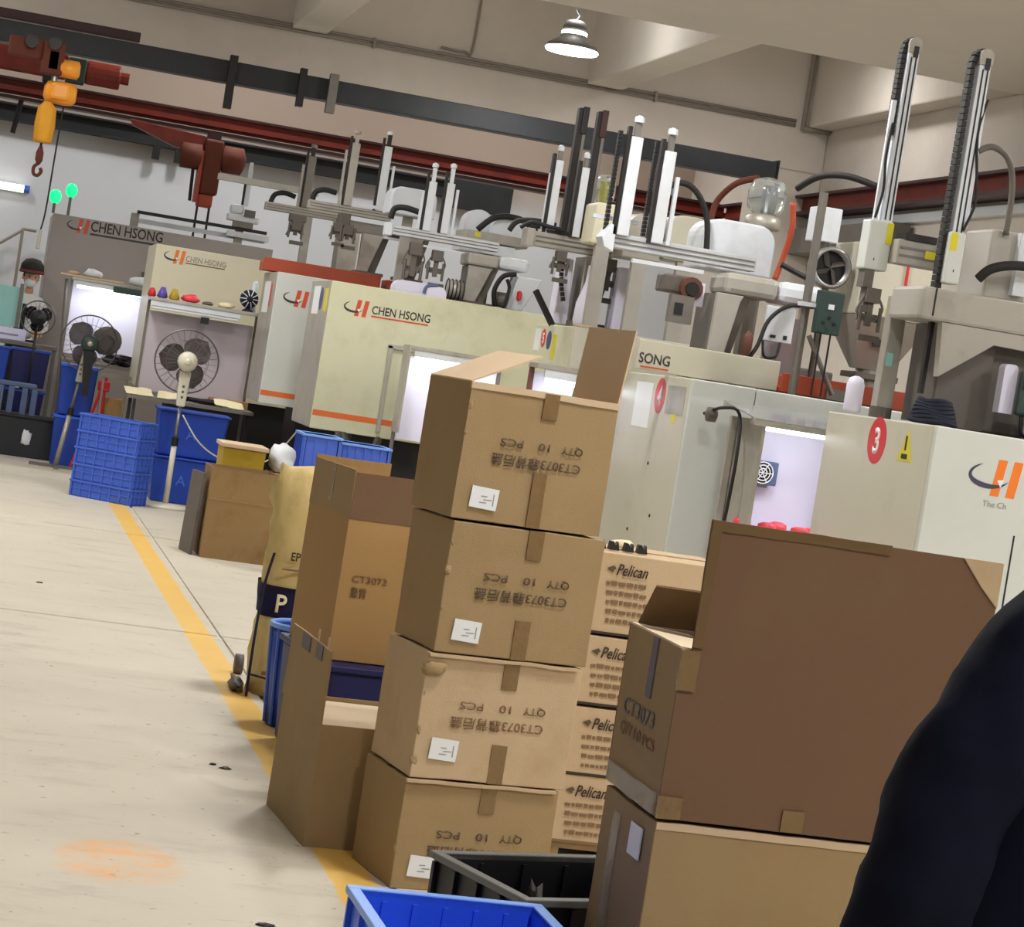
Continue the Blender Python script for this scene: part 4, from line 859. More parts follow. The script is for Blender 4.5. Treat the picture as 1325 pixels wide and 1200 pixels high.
# ================================================================== WORK BOOTHS BETWEEN THE MACHINES
def booth(label, x0, x1, y, zt, z0, z1, lit, depth=0.5, mpan='panel_white', power=6, leg='steel_dull', shelf='sheet_steel', back=0.02, lamp_x=None):
    t = thing('inspection_booth', label, 'work booth', ((x0+x1)/2, y, 0))
    P_('back_board', MB().box(x0, x1, y-back, y, z0, z1), mpan, t)
    P_('shelf', MB().box(x0-0.03, x1+0.03, y-depth*0.6, y+0.02, zt-0.03, zt), shelf, t, bevel=0.004)
    for x in (x0-0.03, x1+0.005): P_('post', MB().box(x, x+0.025, y-0.03, y-0.005, 0, zt-0.03), leg, t)
    la, lb = lamp_x or (x0+0.02, x1-0.02)
    P_('lamp_batten', MB().box(la, lb, y-depth*0.58, y-depth*0.5, zt-0.075, zt-0.03), 'robot_white', t)
    P_('lamp_tube', MB().cyl((la+0.01, y-depth*0.54, zt-0.09), (lb-0.01, y-depth*0.54, zt-0.09), 0.014, 8), 'tube_on' if lit else 'sticker_white', t)
    if lit:
        ld = bpy.data.lights.new('booth_light', 'AREA'); ld.shape = 'RECTANGLE'; ld.size = lb-la-0.04; ld.size_y = 0.03; ld.energy = power; ld.color = (0.93, 0.95, 1.0)
        lo = bpy.data.objects.new('booth_light', ld); COL.objects.link(lo); lo.parent = t; lo.location = ((la+lb)/2-t.location.x, -depth*0.54, zt-0.11)
        lo.rotation_euler = (math.radians(25), 0, 0)
    return t
# booth A, lit, in front of the grey machine
bA = booth('lit white inspection booth before the grey machine', 0.815, 1.585, 24.0, 1.846, 1.073, 1.815, True, power=1.6)
P_('worktop', MB().box(0.8, 1.58, 23.55, 23.97, 0.99, 1.02), 'table_grey', bA)
P_('shelf_pole', MB().cyl((0.86, 23.83, 0.0), (0.74, 23.83, 1.816), 0.018, 8), 'steel_dull', bA)
# booth B, unlit
bB = booth('unlit mauve inspection booth under the ivory machine', 1.42, 2.36, 21.1, 1.74, 0.9, 1.62, False, mpan='panel_mauve', lamp_x=(1.4, 2.2))
P_('worktop', MB().box(1.3, 2.42, 20.55, 21.06, 0.83, 0.86), 'table_grey', bB)
P_('lamp_clip', MB().box(1.86, 1.93, 20.8, 20.86, 1.57, 1.63), 'black', bB)
P_('worktop_leg', MB().box(1.32, 1.35, 20.6, 20.63, 0, 0.83), 'dark_steel', bB)
P_('worktop_leg', MB().box(2.36, 2.39, 20.6, 20.63, 0, 0.83), 'dark_steel', bB)
# booth C, lit, by machine 3
bC = thing('inspection_booth', 'brightly lit white booth beside the number 3 machine', 'work booth', (3.62, 10.3, 0))
P_('back_board', MB().box(3.47, 3.95, 10.32, 10.34, 0.95, 1.5), 'panel_white', bC)
P_('side_board', MB().box(3.455, 3.47, 9.95, 10.34, 0.9, 1.5), 'sheet_steel', bC)
P_('worktop', MB().box(3.42, 3.95, 9.86, 10.31, 0.97, 1.0), 'panel_white', bC)
P_('plastic_canopy', MB().prism([(9.9, 1.50), (10.4, 1.56), (10.4, 1.565), (9.9, 1.505)], 'x', 3.4, 3.95), 'clear_plastic', bC)
P_('canopy_rail', MB().box(3.4, 3.95, 10.36, 10.4, 1.53, 1.555), 'sheet_steel', bC); P_('canopy_rail', MB().box(3.4, 3.95, 9.9, 9.93, 1.475, 1.5), 'sheet_steel', bC)
P_('lamp_tube', MB().cyl((3.49, 10.0, 1.47), (3.93, 10.0, 1.47), 0.014, 8), 'tube_on', bC)
P_('post', MB().box(3.42, 3.45, 9.88, 9.91, 0, 0.97), 'sheet_steel', bC)
P_('post', MB().box(3.42, 3.45, 10.3, 10.33, 0, 1.5), 'sheet_steel', bC)
P_('power_cable', MB().tube([(3.33, 10.45, 1.49), (3.37, 10.3, 1.53), (3.42, 10.2, 1.51), (3.405, 10.1, 1.3), (3.395, 10.1, 1.0)], 0.008, 8), 'rubber', bC)
P_('lamp_cap', MB().lathe([(0.01, -0.03), (0.035, -0.02), (0.035, 0.02), (0.01, 0.03)], (3.35, 10.4, 1.49), 'x', 12), 'robot_dark', bC)
ld = bpy.data.lights.new('booth_light', 'AREA'); ld.shape = 'RECTANGLE'; ld.size = 0.42; ld.size_y = 0.03; ld.energy = 0.7; ld.color = (0.95, 0.94, 1.0)
lo = bpy.data.objects.new('booth_light', ld); COL.objects.link(lo); lo.parent = bC; lo.location = (0.09, -0.3, 1.45); lo.rotation_euler = (math.radians(25), 0, 0)
t = thing('box_fan', 'small square dark fan with blue grille inside the lit booth', 'fan', (3.580, 10.27, 1.2))
P_('housing', MB().box(3.510, 3.665, 10.24, 10.315, 1.205, 1.315), 'slate', t, bevel=0.006)
P_('rotor', MB().cyl((3.587, 10.234, 1.26), (3.587, 10.24, 1.26), 0.05, 20), 'dark_steel', t)
for r in (0.02, 0.036, 0.05): P_('grille_ring', MB().tube([(3.587+r*math.cos(a), 10.228, 1.26+r*math.sin(a)) for a in [i*2*PI/20 for i in range(20)]], 0.003, 5, closed=True, smooth=1), 'sticker_white', t)
for k in range(6):
    a = k*PI/3; P_('grille_spoke', MB().cyl((3.587, 10.228, 1.26), (3.587+0.05*math.cos(a), 10.228, 1.26+0.05*math.sin(a)), 0.0025, 5), 'sticker_white', t)
P_('bracket', MB().box(3.535, 3.635, 10.28, 10.32, 1.19, 1.205), 'steel', t)
for k, (x, y) in enumerate(((3.48, 10.1), (3.56, 9.98), (3.63, 10.05), (3.72, 9.98), (3.8, 10.05), (3.69, 10.2))):
    single('moulded_part', MB().lathe([(0.03, 1.0), (0.045, 1.005), (0.042, 1.035), (0.02, 1.045)], (x, y, 0), 'z', 14), 'red_parts', 'glossy red moulded part on the lit booth worktop', 'part', 'red moulded parts', base=(x, y, 1.0), smooth=True)
# booths D1, D2 mostly hidden behind the stack
bD = booth('lit booth with grey hood half hidden behind the carton stack', 3.02, 3.7, 16.75, 1.64, 0.95, 1.56, True, power=1.2, depth=0.3)
P_('hood_side', MB().box(2.985, 3.0, 16.5, 16.75, 1.0, 1.64), 'sheet_steel', bD)
bE = booth('lit booth with maroon post next to the number 4 machine', 2.9, 3.375, 12.2, 1.62, 1.15, 1.57, True, power=0.5, depth=0.3, leg='maroon')
P_('maroon_board', MB().box(3.37, 3.41, 12.17, 12.2, 0.0, 1.14), 'maroon', bE)

# clutter on the booth shelves
def lump(x, y, z, rx, ry, rz, seed, n=10, amp=0.35):
    b = MB(); b.ball((0, 0, 0), 1.0, n)
    for v in b.bm.verts:
        k = 1+amp*noise.noise(v.co*1.8+Vector((seed, seed*2, 0))); v.co = Vector((x+v.co.x*rx*k, y+v.co.y*ry*k, z+max(-0.6, v.co.z)*rz*k+rz*0.6))
    zm = min(v.co.z for v in b.bm.verts)
    for v in b.bm.verts: v.co.z += z-zm
    return b
single('shelf_board', MB().box(0.67, 1.3, 23.7, 23.98, 1.847, 1.867), 'card_inner', 'pale wooden board overhanging the lit booth shelf', 'board', base=(1.0, 23.85, 1.847), bevel=0.003)
single('plastic_bag', lump(0.99, 23.85, 1.868, 0.1, 0.09, 0.05, 2), 'bag_white', 'crumpled white bag on the wooden board', 'bag', base=(0.99, 23.85, 1.868), smooth=True)
single('plastic_bag', lump(1.47, 23.85, 1.847, 0.13, 0.1, 0.06, 5), 'bag_white', 'white plastic bag at the end of the lit booth shelf', 'bag', base=(1.47, 23.85, 1.847), smooth=True)
single('glove', lump(0.8, 23.85, 1.868, 0.06, 0.05, 0.02, 8), 'card_pale', 'tan work glove lying on the wooden board', 'glove', base=(0.8, 23.85, 1.868), smooth=True)
single('tray_lid', MB().box(1.2, 1.57, 23.60, 23.68, 1.75, 1.815), 'green_box', 'dark green tray hanging under the lit booth shelf', 'tray', base=(1.37, 23.65, 1.75), bevel=0.01)
for (x, dz, mt, nm, lb, cat) in ((1.5, 0.05, 'lilac', 'spool', 'purple thread spool on the mauve booth shelf', 'spool'), (1.605, 0.05, 'yellow_tub', 'spool', 'yellow thread spool on the mauve booth shelf', 'spool'), (1.405, 0.04, 'red_paint', 'spool', 'small red spool on the mauve booth shelf', 'spool')):
    single(nm, MB().lathe([(dz*0.6, 1.74), (dz, 1.755), (dz*0.7, 1.8), (dz*0.4, 1.74+dz*2)], (x, 20.95, 0), 'z', 14), mt, lb, cat, base=(x, 20.95, 1.74), smooth=True)
single('cloth_bundle', lump(1.75, 20.95, 1.741, 0.08, 0.06, 0.045, 11), 'red_parts', 'pinkish red cloth bundle among the shelf spools', 'cloth', base=(1.75, 20.95, 1.741), smooth=True)
single('cloth_bundle', lump(1.91, 20.95, 1.741, 0.05, 0.06, 0.02, 14), 'robot_dark', 'flat dark rag on the mauve booth shelf', 'cloth', base=(1.91, 20.95, 1.741), smooth=True)
single('glove', lump(2.07, 20.9, 1.741, 0.075, 0.06, 0.03, 17), 'paper', 'pair of cream gloves on the mauve booth shelf', 'glove', base=(2.07, 20.9, 1.741), smooth=True)
def desk_fan(label, x, y, z, r, mt):
    t = thing('desk_fan', label, 'fan', (x, y, z))
    P_('foot', MB().lathe([(r*0.6, z), (r*0.6, z+0.01), (0.02, z+0.03)], (x, y, 0), 'z', 16), mt, t)
    P_('neck', MB().cyl((x, y, z+0.02), (x, y, z+r), 0.015, 8), mt, t)
    c = z+r+0.03
    P_('motor', MB().lathe([(r*0.25, -0.09), (r*0.4, -0.05), (r*0.4, 0.0)], (x, y, c), 'y', 14), mt, t, smooth=True)
    P_('cage', MB().lathe([(r*0.3, -0.06), (r*0.9, -0.035), (r, 0.0), (r*0.9, 0.035), (r*0.3, 0.05)], (x, y, c), 'y', 18), 'dark_cloth', t)
    for k in range(10):
        a = k*PI/5; P_('wire', MB().tube([(x+r*0.2*math.cos(a), y-0.065, c+r*0.2*math.sin(a)), (x+r*0.7*math.cos(a), y-0.055, c+r*0.7*math.sin(a)), (x+r*math.cos(a), y-0.01, c+r*math.sin(a))], 0.005, 5, smooth=2), 'bag_white', t)
desk_fan('small dark caged desk fan on the mauve booth shelf', 2.27, 20.95, 1.741, 0.085, 'dark_cloth')
single('paper_roll', MB().lathe([(0.03, 1.741), (0.035, 1.75), (0.03, 2.0), (0.012, 2.03)], (2.32, 21.06, 0), 'z', 12), 'robot_white', 'upright white bottle behind the caged desk fan', 'bottle', base=(2.32, 21.06, 1.741), smooth=True)
# papers and parts on booth B worktop
def sheet(x, y, z, wx, wy, rz, seed, droop=0.0):
    b = MB(); n = 6; g = [[None]*(n+1) for _ in range(n+1)]
    for i in range(n+1):
        for j in range(n+1):
            u, v = (i/n-0.5)*wx, (j/n-0.5)*wy
            g[i][j] = b.bm.verts.new((x+u*math.cos(rz)-v*math.sin(rz), y+u*math.sin(rz)+v*math.cos(rz), z+0.004+0.05*(j/n)**1.3+0.03*abs(noise.noise(Vector((u*9+seed, v*9, seed))))))
    for i in range(n):
        for j in range(n): b.bm.faces.new((g[i][j], g[i+1][j], g[i+1][j+1], g[i][j+1]))
    r = bmesh.ops.extrude_face_region(b.bm, geom=b.bm.faces[:]); bmesh.ops.translate(b.bm, vec=(0, 0, 0.004), verts=[q for q in r['geom'] if isinstance(q, bmesh.types.BMVert)])
    return b
for k, (x, y, wx, wy, a, lb) in enumerate(((1.40, 20.66, 0.24, 0.2, 0.1, 'curled cream paper at the worktop end by the crates'), (1.67, 20.68, 0.2, 0.2, -0.1, 'cream paper lying beside the fan column'), (2.2, 20.63, 0.26, 0.14, 0.1, 'cream paper hanging off the worktop right of the fan'))):
    single('paper_sheet', sheet(x, y, 0.861, wx, wy, a, k), 'paper', lb, 'paper', base=(x, y, 0.861))
single('parts_pile', lump(2.02, 20.8, 0.861, 0.17, 0.06, 0.03, 21, 12), 'black', 'flat black pile of parts on the worktop under the mauve panel', 'parts', base=(2.02, 20.8, 0.861))
single('carton_tray', MB().box(2.05, 2.4, 20.9, 21.05, 0.861, 0.93), 'card_tall', 'low cardboard tray at the foot of the mauve panel', 'tray', base=(2.2, 20.95, 0.861), bevel=0.004)
single('parts_pile', lump(1.36, 23.75, 1.021, 0.16, 0.12, 0.07, 25, 14, 0.6), 'black', 'heap of black parts on the lit booth worktop', 'parts', base=(1.36, 23.75, 1.021))

# ================================================================== CARTONS
def carton(label, x, y, z, yawd, w_, d, h, mt='card', group=None, dent=0.004, seed=0, open_top=False, name='carton', n=8, side=None):
    """origin at the near left bottom corner; local x along the front, y into depth"""
    t = thing(name, label, 'carton', (x, y, z), math.radians(yawd), group)
    if open_top:
        th = 0.006
        for nm, (a, b_, c, e) in (('front_wall', (0, w_, 0, th)), ('back_wall', (0, w_, d-th, d)), ('left_wall', (0, th, th, d-th)), ('right_wall', (w_-th, w_, th, d-th))):
            loc_part(nm, MB().grid_box(a, b_, c, e, 0.0 if z == 0 else 0.001, h, 8, dent*0.5, 5, seed), side if side and nm == 'left_wall' else mt, t)
        loc_part('bottom', MB().box(th, w_-th, th, d-th, 0.0, 0.008), mt, t)
    else:
        loc_part('body', MB().grid_box(0, w_, 0, d, 0, h, n, dent, 5, seed), mt, t, bevel=0.003)
        loc_part('top_seam', MB().box(0.006, w_-0.006, d/2-0.024, d/2+0.024, h-0.0005, h+0.0006), 'tape', t)
    return t
def front_tape(t, x, z0, z1, wd=0.048, mt='tape', lab=None):
    b = MB(); n = 8
    b.grid_box(x-wd/2, x+wd/2, -0.0045, 0.0, z0, z1, n, 0.001, 30, x*7)
    return loc_part('tape', b, mt, t)
def worn_edge(t, h, seed, n=4, x=0.0):
    """little torn and crushed tufts of board along the near left corner"""
    for k in range(n):
        z = h*(0.12+0.76*k/(n-1))+random.uniform(-0.02, 0.02)
        b = MB(); b.ball((0, 0, 0), 1, 8); rs = random.uniform(0.5, 1.3)
        for v in b.bm.verts:
            q = 1+0.9*noise.noise(v.co*1.6+Vector((seed*2.3, k*1.7, 0))); v.co = Vector((x+0.006+v.co.x*0.009*q*rs, 0.002+v.co.y*0.003*q, z+v.co.z*0.014*q*rs))
        loc_part('torn_edge', b, 'card', t, smooth=True)
def print_block(t, w_, h, zt, mt='ink', lines=True):
    # upside-down lettering
    loc = lambda x, z: (x, -0.0034, z)
    for wd_, xa, ww in (('QTY', 0.80, 0.145), ('10', 0.575, 0.075), ('PCS', 0.395, 0.15)): text(wd_, 0.022, mt, t, loc(w_*xa, zt+0.078), FRONT, flip=True, width=w_*ww, world=False, bold=0.006)
    text('CT3073靠背后盖', 0.026, mt, t, loc(w_*0.80, zt+0.03), FRONT, flip=True, width=w_*0.60, world=False, bold=0.008)
def waybill(t, x, z, wd=0.085, hh=0.062, tilt=-0.06):
    c, s_ = math.cos(tilt), math.sin(tilt)
    o = loc_part('shipping_label', MB().plate((x, -0.0062, z), (wd*c, 0, wd*s_), (-hh*s_, 0, hh*c), (0, 0.003, 0)), 'sticker_white', t)
    for k, (u, v, l_) in enumerate(((0.4, 0.55, 0.22), (0.5, 0.4, 0.3), (0.36, 0.25, 0.26), (0.84, 0.2, 0.04))):
        loc_part('label_print', MB().plate((x+wd*u, -0.0067, z+hh*v+s_*wd*u), (wd*l_, 0, 0), (0, 0, 0.003 if k < 3 else hh*0.55), (0, 0.0006, 0)), 'ink_grey', o)
STK = 9.0
st4 = carton('bottom carton of the taped stack behind the black crate', 1.36, 6.5, 0.0, STK, 0.485, 0.355, 0.322, 'card', 'taped carton stack', 0.003, 4)
st3 = carton('pale crushed carton third from the top of the taped stack', 1.369, 6.5, 0.327, STK, 0.487, 0.355, 0.364, 'card_pale', 'taped carton stack', 0.005, 3)
st2 = carton('intact taped carton directly under the open one in the stack', 1.381, 6.5, 0.697, STK, 0.485, 0.355, 0.381, 'card', 'taped carton stack', 0.003, 2)
st1 = carton('open carton with raised flaps on top of the taped stack', 1.371, 6.5, 1.085, STK, 0.468, 0.355, 0.394, 'card', 'taped carton stack', 0.006, 1, open_top=True)
for t, w_, h, zt, sd in ((st1, 0.468, 0.394, 0.17, 1), (st2, 0.485, 0.381, 0.165, 2), (st3, 0.487, 0.364, 0.155, 3), (st4, 0.485, 0.322, 0.10, 4)):
    front_tape(t, w_*0.54, 0.0, 0.115 if t is not st1 else 0.16, 0.048 if t is not st1 else 0.042)
    front_tape(t, w_*0.54, h-0.085 if t is not st1 else h-0.075, h)
    print_block(t, w_, h, zt, 'ink' if t is not st3 else 'ink_faint')
    waybill(t, 0.045, 0.04 if t is not st3 else 0.06)
    worn_edge(t, h, sd)
# flaps of the open carton
loc_part('flap', MB().plate((0.0, 0.004, 0.394), (0.205, 0, 0.10), (0.0, 0.347, 0), (-0.002, 0, 0.005)), 'card_inner', st1)
loc_part('flap', MB().plate((0.464, 0.004, 0.394), (0.02, -0.004, 0.222), (0, 0.345, 0), (0.005, 0, 0)), 'card_inner', st1)
loc_part('flap', MB().plate((0.01, 0.345, 0.394), (0.44, 0, 0), (0, -0.1, -0.15), (0, 0.004, 0.002)), 'card_inner', st1)
loc_part('flap', MB().plate((0.012, 0.009, 0.386), (0.444, 0, 0), (0, 0.08, -0.15), (0, 0.004, 0.002)), 'card_inner', st1)
loc_part('rim_fold', MB().grid_box(0.0, 0.468, -0.003, 0.011, 0.378, 0.397, 10, 0.002, 9, 6), 'card_inner', st1)
loc_part('crushed_corner', lump(0.02, -0.004, 0.30, 0.035, 0.014, 0.024, 31, 10, 0.5), 'card', st3, smooth=True)
for q, hh in ((st3, 0.364), (st4, 0.322)):
    loc_part('lifted_lip', MB().grid_box(0.0, 0.47, -0.012, 0.002, hh-0.008, hh+0.001, 10, 0.003, 9, 8), 'card_pale', q)

# carton with standing side flap at the aisle edge
fb = carton('slim carton with tall side flap standing up beside the yellow line', 1.164, 6.93, 0.0, 4.2, 0.40, 0.58, 0.378, 'card', None, 0.003, 11, open_top=True)
loc_part('flap', MB().grid_box(-0.004, 0.003, 0.0, 0.58, 0.374, 0.605, 8, 0.003, 6, 12), 'card', fb)
loc_part('inner_flap', MB().plate((0.007, 0.007, 0.372), (0.386, 0, 0), (0, 0.565, -0.012), (0, 0, 0.004)), 'card_cream', fb)
for y0, y1 in ((0.10, 0.19), (0.28, 0.40)): loc_part('tape', MB().plate((-0.0075, y0, 0.555), (0, y1-y0, 0), (0, 0, 0.05), (0.0015, 0, 0)), 'ink_blue', fb)
for y0, zz in ((0.2, 0.61), (0.06, 0.605)): loc_part('torn_strip', MB().plate((0, y0, zz-0.01), (0, 0.02, 0), (0, 0, 0.04), (0.002, 0, 0)), 'card_inner', fb)

# tall open carton standing on the navy bin
tc_ = carton('tall open carton with faded print standing on the navy tub', 1.362, 8.2, 0.408, 6.0, 0.30, 0.6, 0.515, 'card_tall', None, 0.003, 15, open_top=True)
loc_part('flap', MB().grid_box(0, 0.3, -0.002, 0.004, 0.513, 0.682, 8, 0.002, 6, 16), 'card_brown', tc_)
loc_part('flap', MB().grid_box(-0.002, 0.004, 0.0, 0.6, 0.513, 0.69, 8, 0.002, 6, 17), 'card', tc_)
loc_part('flap', MB().grid_box(0, 0.3, 0.597, 0.603, 0.513, 0.70, 8, 0.002, 6, 18), 'card_tall', tc_)
loc_part('side_tape', MB().box(-0.004, -0.001, 0.27, 0.31, 0.55, 0.688), 'tape', tc_)
text('CT3073', 0.024, 'ink_faint', tc_, (0.045, -0.004, 0.29), FRONT, width=0.13, world=False, bold=0.006)
text('靠背', 0.03, 'ink', tc_, (0.045, -0.004, 0.235), FRONT, width=0.06, world=False, bold=0.004)
nb = thing('storage_tub', 'navy blue plastic tub carrying the tall open carton', 'tub', (1.36, 8.1, 0), math.radians(6))
loc_part('tub_body', MB().tbox((0.02, 0.42, 0.02, 0.72), (0.0, 0.44, 0.0, 0.74), 0, 0.385), 'navy_bin', nb, bevel=0.015)
loc_part('tub_rim', MB().box(-0.012, 0.452, -0.012, 0.752, 0.38, 0.405), 'navy_bin', nb, bevel=0.006)

# big cartons on the right
bg2 = carton('wide closed carton on the floor supporting the big open one', 1.538, 4.7, 0.0, 0.5, 0.705, 0.40, 0.617, 'card', 'wide brown cartons', 0.004, 21)
bg1 = carton('big open carton with broad front flap raised upright', 1.536, 4.7, 0.625, 0.0, 0.70, 0.42, 0.366, 'card_brown', 'wide brown cartons', 0.003, 22, open_top=True, side='card')  # weaker light on the front put into darker board; left wall kept lighter
loc_part('flap', MB().grid_box(0.019, 0.695, 0.0, 0.006, 0.362, 0.647, 12, 0.0015, 5, 22), 'card_brown', bg1)
loc_part('flap_edge', MB().grid_box(0.019, 0.43, -0.0045, 0.0065, 0.628, 0.65, 10, 0.002, 9, 24), 'card_edge', bg1)
loc_part('flap_edge', MB().box(0.019, 0.043, -0.0045, 0.0, 0.374, 0.628), 'card_edge', bg1)
loc_part('torn_corner', MB().prism([(0.60, 0.647), (0.695, 0.647), (0.695, 0.547), (0.65, 0.59)], 'y', -0.0052, -0.001), 'card_pale', bg1)
loc_part('flap', MB().plate((0.017, 0.414, 0.366), (0.66, 0, 0), (0, -0.10, 0.10), (0, 0.004, 0.004)), 'card_edge', bg1)
loc_part('flap', MB().plate((0.0, 0.02, 0.366), (0.0, 0.39, 0.0), (0.14, 0, -0.012), (0.0, 0, 0.005)), 'card_cream', bg1)
loc_part('tape', MB().grid_box(-0.004, 0.038, -0.007, -0.001, 0.28, 0.366, 6, 0.002, 20, 25), 'tape', bg1)
loc_part('tape', MB().grid_box(-0.003, 0.05, -0.007, -0.001, 0.002, 0.05, 6, 0.002, 20, 26), 'tape', bg1)
loc_part('tape', MB().grid_box(0.28, 0.33, -0.005, -0.001, 0.002, 0.05, 6, 0.001, 20, 27), 'tape', bg1)
loc_part('side_tape', MB().box(-0.004, 0.0, 0.17, 0.21, 0.23, 0.366), 'ink_blue', bg1)
loc_part('tape_film', MB().grid_box(-0.008, -0.001, 0.02, 0.4, 0.004, 0.05, 8, 0.004, 12, 28), 'tape_clear', bg1)
for wd_, yy, ww in (('QTY', 0.36, 0.09), ('10', 0.25, 0.05), ('PCS', 0.18, 0.09)): text(wd_, 0.026, 'ink_faint', bg1, (-0.002, yy, 0.125), LEFT, width=ww, world=False)
text('CT3073', 0.036, 'ink_blue', bg1, (-0.002, 0.36, 0.17), LEFT, width=0.24, world=False)
loc_part('tape_film', MB().grid_box(-0.006, -0.001, 0.24, 0.29, 0.1, 0.58, 6, 0.003, 12, 29), 'tape_clear', bg2)
loc_part('shipping_label', MB().box(-0.006, -0.003, 0.07, 0.155, 0.515, 0.585), 'sticker_white', bg2)
loc_part('rim_fold', MB().grid_box(0.0, 0.705, -0.004, 0.006, 0.602, 0.618, 10, 0.002, 9, 30), 'card_inner', bg2)

# Pelican cartons on a pallet
PX, PY = 1.95, 7.08
pl = thing('pallet', 'low wooden pallet under the printed cartons', 'pallet', (PX+0.25, PY+0.2, 0))
for k in range(4): P_('deck_board', MB().box(PX-0.02, PX+0.56, PY+0.01+k*0.115, PY+0.10+k*0.115, 0.05, 0.07), 'wood_pallet', pl)
for x in (PX, PX+0.24, PX+0.48): P_('bearer', MB().box(x, x+0.06, PY+0.01, PY+0.44, 0, 0.05), 'wood_pallet', pl)
zz = [0.072, 0.292, 0.519, 0.749, 1.018]
names = ['lowest printed bird-logo carton on the pallet', 'printed bird-logo carton second up from the pallet', 'printed bird-logo carton third up from the pallet', 'topmost printed bird-logo carton under the black clips']
for k in range(4):
    dx = (0.0, 0.02, 0.012, 0.02)[k]; h = zz[k+1]-zz[k]-(0.002 if k == 0 else 0.009)
    c = carton(names[k], PX+dx, PY, zz[k], 1.0, 0.50, 0.42, h, 'card_pale', 'printed bird-logo cartons', 0.002, 40+k)
    text('Pelican', 0.036, 'ink_dark', c, (0.082, -0.004, h-0.066), FRONT, shear=0.3, width=0.105, world=False, bold=0.012)
    loc_part('bird_mark', MB().prism([(0.05, h-0.048), (0.072, h-0.06), (0.072, h-0.052), (0.08, h-0.047), (0.072, h-0.038)], 'y', -0.004, -0.001), 'ink', c)
    for q in range(5):
        zl = h-0.1-q*0.03; xx = 0.055+0.004*q
        if zl < 0.01: continue
        while xx < 0.19:
            l_ = random.uniform(0.008, 0.026)
            loc_part('print_stroke', MB().box(xx, xx+l_, -0.0035, -0.001, zl, zl+random.uniform(0.009, 0.013)), 'ink_faint', c); xx += l_+0.005
    loc_part('base_band', MB().box(0.002, 0.498, -0.003, 0.002, 0.0, 0.008), 'ink_dark' if k else 'ink_faint', c)
for k, x in enumerate((2.0, 2.045, 2.095, 2.14)):
    single('black_clip', MB().prism([(x, 1.012), (x+0.034, 1.012), (x+0.028, 1.04), (x+0.02, 1.026), (x+0.012, 1.04), (x+0.004, 1.04)], 'y', PY+0.1, PY+0.13), 'black', 'black plastic clip lying on the topmost printed carton', 'clip', 'black clips on the printed carton', base=(x, PY+0.1, 1.012))
single('packing_foam', lump(2.12, PY+0.22, 1.012, 0.04, 0.03, 0.018, 51), 'paper', 'scrap of white foam beside the black clips', 'foam', base=(2.12, PY+0.22, 1.012), smooth=True)

# ================================================================== CRATES AND BINS
def crate(label, x, y, z, yawd, w_, d, h, mt, rim, group=None, cols=5, rows=2, name='plastic_crate', th=0.012, flare=0.012, cols_d=4):
    t = thing(name, label, 'crate', (x, y, z), math.radians(yawd), group)
    f = flare
    def wall(nm, o, a, nrm, ncol):
        o, a, nrm = Vector(o), Vector(a), Vector(nrm)
        b = MB(); u = Vector((0, 0, h)); b.plate(o, a, u, nrm*th)
        q = loc_part(nm, b, mt, t)
        rb = MB(); L = a.length; ah = a.normalized()
        for k in range(ncol+1):
            p = o+ah*(L*k/ncol-0.006 if 0 < k < ncol else (0 if k == 0 else L-0.012)); rb.plate(p-nrm*0.012, ah*0.012, u*0.94, nrm*0.0125)
            rb.plate(p+nrm*th, ah*0.012, u*0.94, nrm*0.006)
        for k in range(1, rows):
            p = o+u*(k/rows); rb.plate(p-nrm*0.010, a, (0, 0, 0.01), nrm*0.0105); rb.plate(p+nrm*th, a, (0, 0, 0.01), nrm*0.005)
        loc_part('ribs', rb, mt, q)
    wall('front_wall', (0, 0, 0), (w_, 0, 0), (0, 1, 0), cols)
    wall('back_wall', (0, d, 0), (w_, 0, 0), (0, -1, 0), cols)
    wall('left_wall', (0, 0, 0), (0, d, 0), (1, 0, 0), cols_d)
    wall('right_wall', (w_, 0, 0), (0, d, 0), (-1, 0, 0), cols_d)
    loc_part('bottom', MB().box(0, w_, 0, d, 0.0, 0.01), mt, t)
    r = MB(); e = 0.016
    for (a, b_, c, q) in ((-e, w_+e, -e, th), (-e, w_+e, d-th, d+e), (-e, th, th, d-th), (w_-th, w_+e, th, d-th)): r.box(a, b_, c, q, h-0.014, h+0.004)
    loc_part('rim', r, rim, t, bevel=0.003)
    return t
crate('bright blue open crate on the aisle floor', 0.985, 4.42, 0.0, 0.8, 0.425, 0.62, 0.328, 'blue_crate', 'blue_rim', None, 6, 3)
kc = crate('black open crate wedged between blue crate and carton stack', 1.395, 5.105, 0.0, 18.6, 0.50, 0.425, 0.328, 'crate_black', 'crate_rim', None, 4, 2)
loc_part('mesh_slots', MB().box(-0.003, 0.0, 0.06, 0.1, 0.06, 0.24).box(-0.003, 0.0, 0.3, 0.34, 0.06, 0.24), 'slot_dark', kc)
Rk = Matrix.Rotation(math.radians(18.6), 3, 'Z')
for k in range(12):
    p = Vector((1.395, 5.105, 0)) + Rk @ Vector((0.14+0.075*(k % 4)+random.uniform(-0.008, 0.008), 0.12+0.085*(k//4)+random.uniform(-0.01, 0.01), 0))
    single('moulded_part', lump(p.x, p.y, 0.011, 0.026, 0.026, 0.10+0.02*(k*7 % 5), 60+k, 8, 0.45), 'black' if k % 3 else 'crate_rim', 'loose %s moulded part heaped in the black crate' % ('black' if k % 3 else 'grey'), 'part', ('black' if k % 3 else 'grey')+' parts in the crate', base=(p.x, p.y, 0.011))
